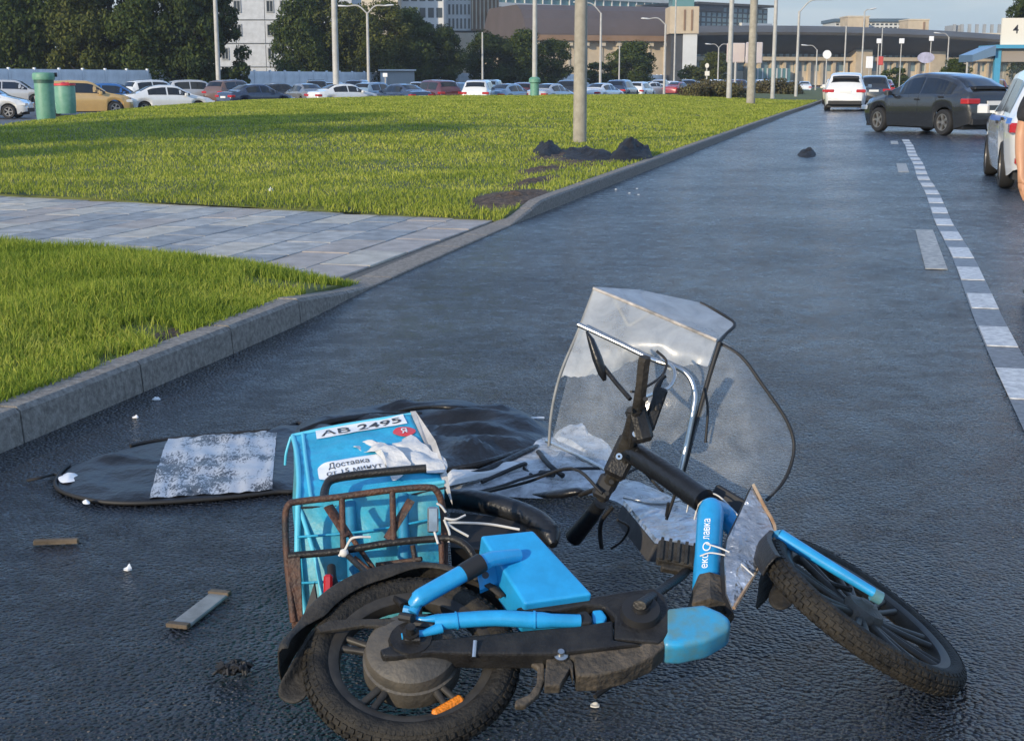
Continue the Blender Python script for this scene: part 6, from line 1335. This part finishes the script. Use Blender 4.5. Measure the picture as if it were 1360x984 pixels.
# film panels torn off the windshield
film = thing('torn_film', 'torn sheets of whitish clear plastic film on the road behind the handlebar', 'plastic film', gz(760, 640))
def film_sheet(nm, pxs, m, z0, amp, smooth=35, per=4): return ground_sheet(nm, pxs, m, film, z0, amp, per, 10, smooth)
film_sheet('film_panel', [(596, 660), (640, 640), (700, 625), (735, 600), (770, 618), (820, 640), (870, 655), (930, 690), (930, 720), (880, 712), (840, 690), (790, 664), (720, 668), (650, 664)], M_FILM_C, .012, 1.4)
film_sheet('bright_film', [(592, 649), (640, 640), (690, 633), (698, 640), (660, 648), (610, 660), (594, 662)], M_PAPER, .045, 1.0)
film_sheet('jagged_film', [(735, 598), (752, 586), (772, 580), (776, 588), (790, 606), (815, 620), (806, 640), (780, 630)], M_FILM_C, .05, 1.5, 25, 2)
film_sheet('upper_film', [(640, 648), (700, 612), (722, 592), (760, 600), (735, 640), (690, 655)], M_FILM_C, .03, 1.2)
for pts, r_, m_ in (([(726, 586, .08), (770, 606, .09), (812, 628, .08)], .008, M_STEEL), ([(715, 600, .06), (730, 618, .07), (748, 632, .05)], .010, M_TRIM), ([(690, 618, .05), (706, 632, .05)], .009, M_TRIM), ([(596, 660, .04), (650, 650, .06), (700, 634, .07), (745, 624, .08), (800, 622, .08), (830, 626, .08)], .006, M_TRIM), ([(640, 640, .05), (690, 618, .07), (698, 616, .06)], .008, M_TRIM), ([(828, 660, .06), (870, 668, .05), (900, 664, .06), (920, 655, .06)], .007, M_STEEL), ([(735, 630, .06), (718, 628, .05)], .012, M_TRIM)):
    b_ = MB(); b_.tube(cr([gz(*q) for q in pts], 5), r_, 8); b_.build('film_rod', m_, film, smooth=60)

# ================================================================== small debris
def strip(name, label, cat, a, b, w_, h_, m, ends=None):
    A, B = gz(*a), gz(*b); c = (A + B) / 2; d = B - A
    o = thing(name, label, cat, c, math.atan2(d.y, d.x), local=True); l = d.length / 2
    mb = MB(); mb.bbox((-l, -w_ / 2, .004), (l, w_ / 2, h_), min(.004, h_ * .3)); mb.build('bar', m, o)
    if ends:
        for sx in (-1, 1): mb = MB(); mb.bbox((sx * l - .012, -w_ / 2 - .002, h_ * .6), (sx * l + .012, w_ / 2 + .002, h_ + .006), .002); mb.build('end_cap', ends, o)
    return o
strip('wooden_stick', 'short brown stick lying on the asphalt at the far left', 'stick', (45, 724), (105, 722), .022, .020, M_WOODD)
strip('plastic_strip', 'flat grey broken strip lying on the asphalt left of the rear wheel', 'broken strip', (237, 835), (292, 792), .062, .012, M_GREYB, M_WOODD)
def scrap(name, label, px, py, r_, m, seed, zs=1., cat='scrap', n=9):
    c = gz(px, py); o = thing(name, label, cat, c); ol = [c + Vector((r_ * (1 + .5 * mnoise.noise((i * 1.7, seed, 0))) * math.cos(2 * math.pi * i / n), r_ * .75 * (1 + .6 * mnoise.noise((i * 1.7, seed, 9))) * math.sin(2 * math.pi * i / n), .004)) for i in range(n)]
    mb = MB(); mb.fan(ol, lambda p_, f: p_ + Vector((0, 0, zs * r_ * ((1 - f ** 3) * (.38 + .9 * mnoise.noise(p_ * 70)) + .12 * f))), 4); mb.prism(ol, (0, 0, -.003)); mb.build('fragment', m, o, smooth=40); return o
scrap('white_scrap', 'small white scrap on the asphalt between the stick and the grey strip', 170, 757, .013, M_SIGNW, 1, 1.6)
scrap('white_scrap', 'white scrap under the blue lower tube of the bicycle', 919, 866, .026, M_SIGNW, 2, .9)
scrap('white_scrap', 'tiny white crumb near the left kerb, the upper one', 208, 531, .02, M_SIGNW, 3, .8)
scrap('white_scrap', 'tiny white crumb near the left kerb, the lower one', 180, 555, .014, M_SIGNW, 4, .8)
scrap('white_scrap', 'pale crumb on the asphalt below the crank case', 790, 938, .012, M_STRING, 5, .9)
scrap('paper_scrap', 'white paper scrap at the edge of the lawn beside the paving', 360, 268, .07, M_SIGNW, 6, 1.3, n=9).location.z += .10
for i, (px, py) in enumerate(((818, 252), (836, 257), (848, 259), (846, 251))):
    scrap('white_crumb', ['small white crumb on the road by the lawn corner, leftmost of four', 'small white crumb on the road by the lawn corner, second of four', 'small white crumb on the road by the lawn corner, nearest of four', 'small white crumb on the road by the lawn corner, farthest of four'][i], px, py, .016, M_SIGNW, 20 + i, .6)
# shredded black rubber
o = thing('rubber_shreds', 'two clumps of shredded black rubber on the asphalt left of the rear wheel', 'debris', gz(312, 893))
for k, (px, py, r_) in enumerate(((303, 893, .045), (323, 891, .032))):
    mb = MB()
    for i in range(26):
        a = random.uniform(0, 6.28); q = random.uniform(.2, 1.1) * r_; c = gz(px, py, .006); e = c + Vector((math.cos(a) * q, math.sin(a) * q, random.uniform(.0, .022))); mb.tube([c + Vector((random.uniform(-.6, .6) * r_, random.uniform(-.4, .4) * r_, .004)), c.lerp(e, .6) + Vector((0, 0, .012)), e], [.005, .006, .003], 5)
    mb.build('shred_clump', M_TRIM, o)
# heap of torn dark plastic and clothing at the foot of the thick pole, a dark bit on the road
heap = thing('dark_heap', 'heap of crumpled black fabric on the torn lawn at the foot of the thick pole', 'heap', gz(785, 205, .15))
def mound(nm, pxs, hgt, seed, m, par, zb=.12, fr=3.2):
    ol = closed([gz(*q, zb) for q in pxs], 4); b_ = MB()
    b_.fan(ol, lambda p_, f: p_ + Vector((.06 * mnoise.noise(p_ * 6), 0, hgt * (1 - f ** 2.6) * (.50 + .9 * abs(mnoise.noise(Vector((p_.x * fr, p_.y * fr * .35, seed)))) + .35 * mnoise.noise(Vector((p_.x * 2.2, p_.y * 1.1, seed + 7)))) + .07 * mnoise.noise(p_ * 11) * (1 - f))), 14); return b_.build(nm, m, par, smooth=28)
M_RAG = mat('black_rag', (.010, .010, .012), .75, var=.4, vscale=9, bump=.8, bscale=22)
mound('black_fold', [(805, 212), (830, 205), (855, 203), (868, 207), (866, 213), (840, 216), (815, 217)], .34, 1, M_RAG, heap, fr=4)
mound('dark_fabric', [(735, 206), (770, 203), (812, 206), (822, 213), (790, 218), (750, 216)], .22, 3, M_RAG, heap, fr=4)
mound('black_fold', [(708, 202), (725, 199), (742, 202), (745, 208), (728, 212), (712, 210)], .28, 5, M_RAG, heap, fr=4)
mound('brown_earth', [(700, 215), (740, 209), (800, 214), (840, 216), (800, 224), (740, 224)], .06, 9, M_MUD, heap)
bit = thing('dark_bit', 'small black crumpled piece of fabric lying on the road ahead', 'debris', gz(1072, 206))
mound('fold', [(1058, 206), (1070, 203), (1080, 204), (1082, 208), (1070, 210)], .15, 7, M_RAG, bit, 0., fr=5)

# ================================================================== thin air haze round the whole place
hm = bpy.data.materials.new('haze_air'); hm.use_nodes = True; ht_ = hm.node_tree; ht_.nodes.remove(ht_.nodes['Principled BSDF'])
pv = ht_.nodes.new('ShaderNodeVolumePrincipled'); pv.inputs['Color'].default_value = (.80, .86, .92, 1); pv.inputs['Density'].default_value = .0003; pv.inputs['Anisotropy'].default_value = .2
ht_.links.new(pv.outputs[0], ht_.nodes['Material Output'].inputs['Volume'])
mb = MB(); mb.box((-2600, -320, -2), (2600, 3520, 75)); hz_o = mb.build('haze', hm); hz_o['kind'] = 'stuff'
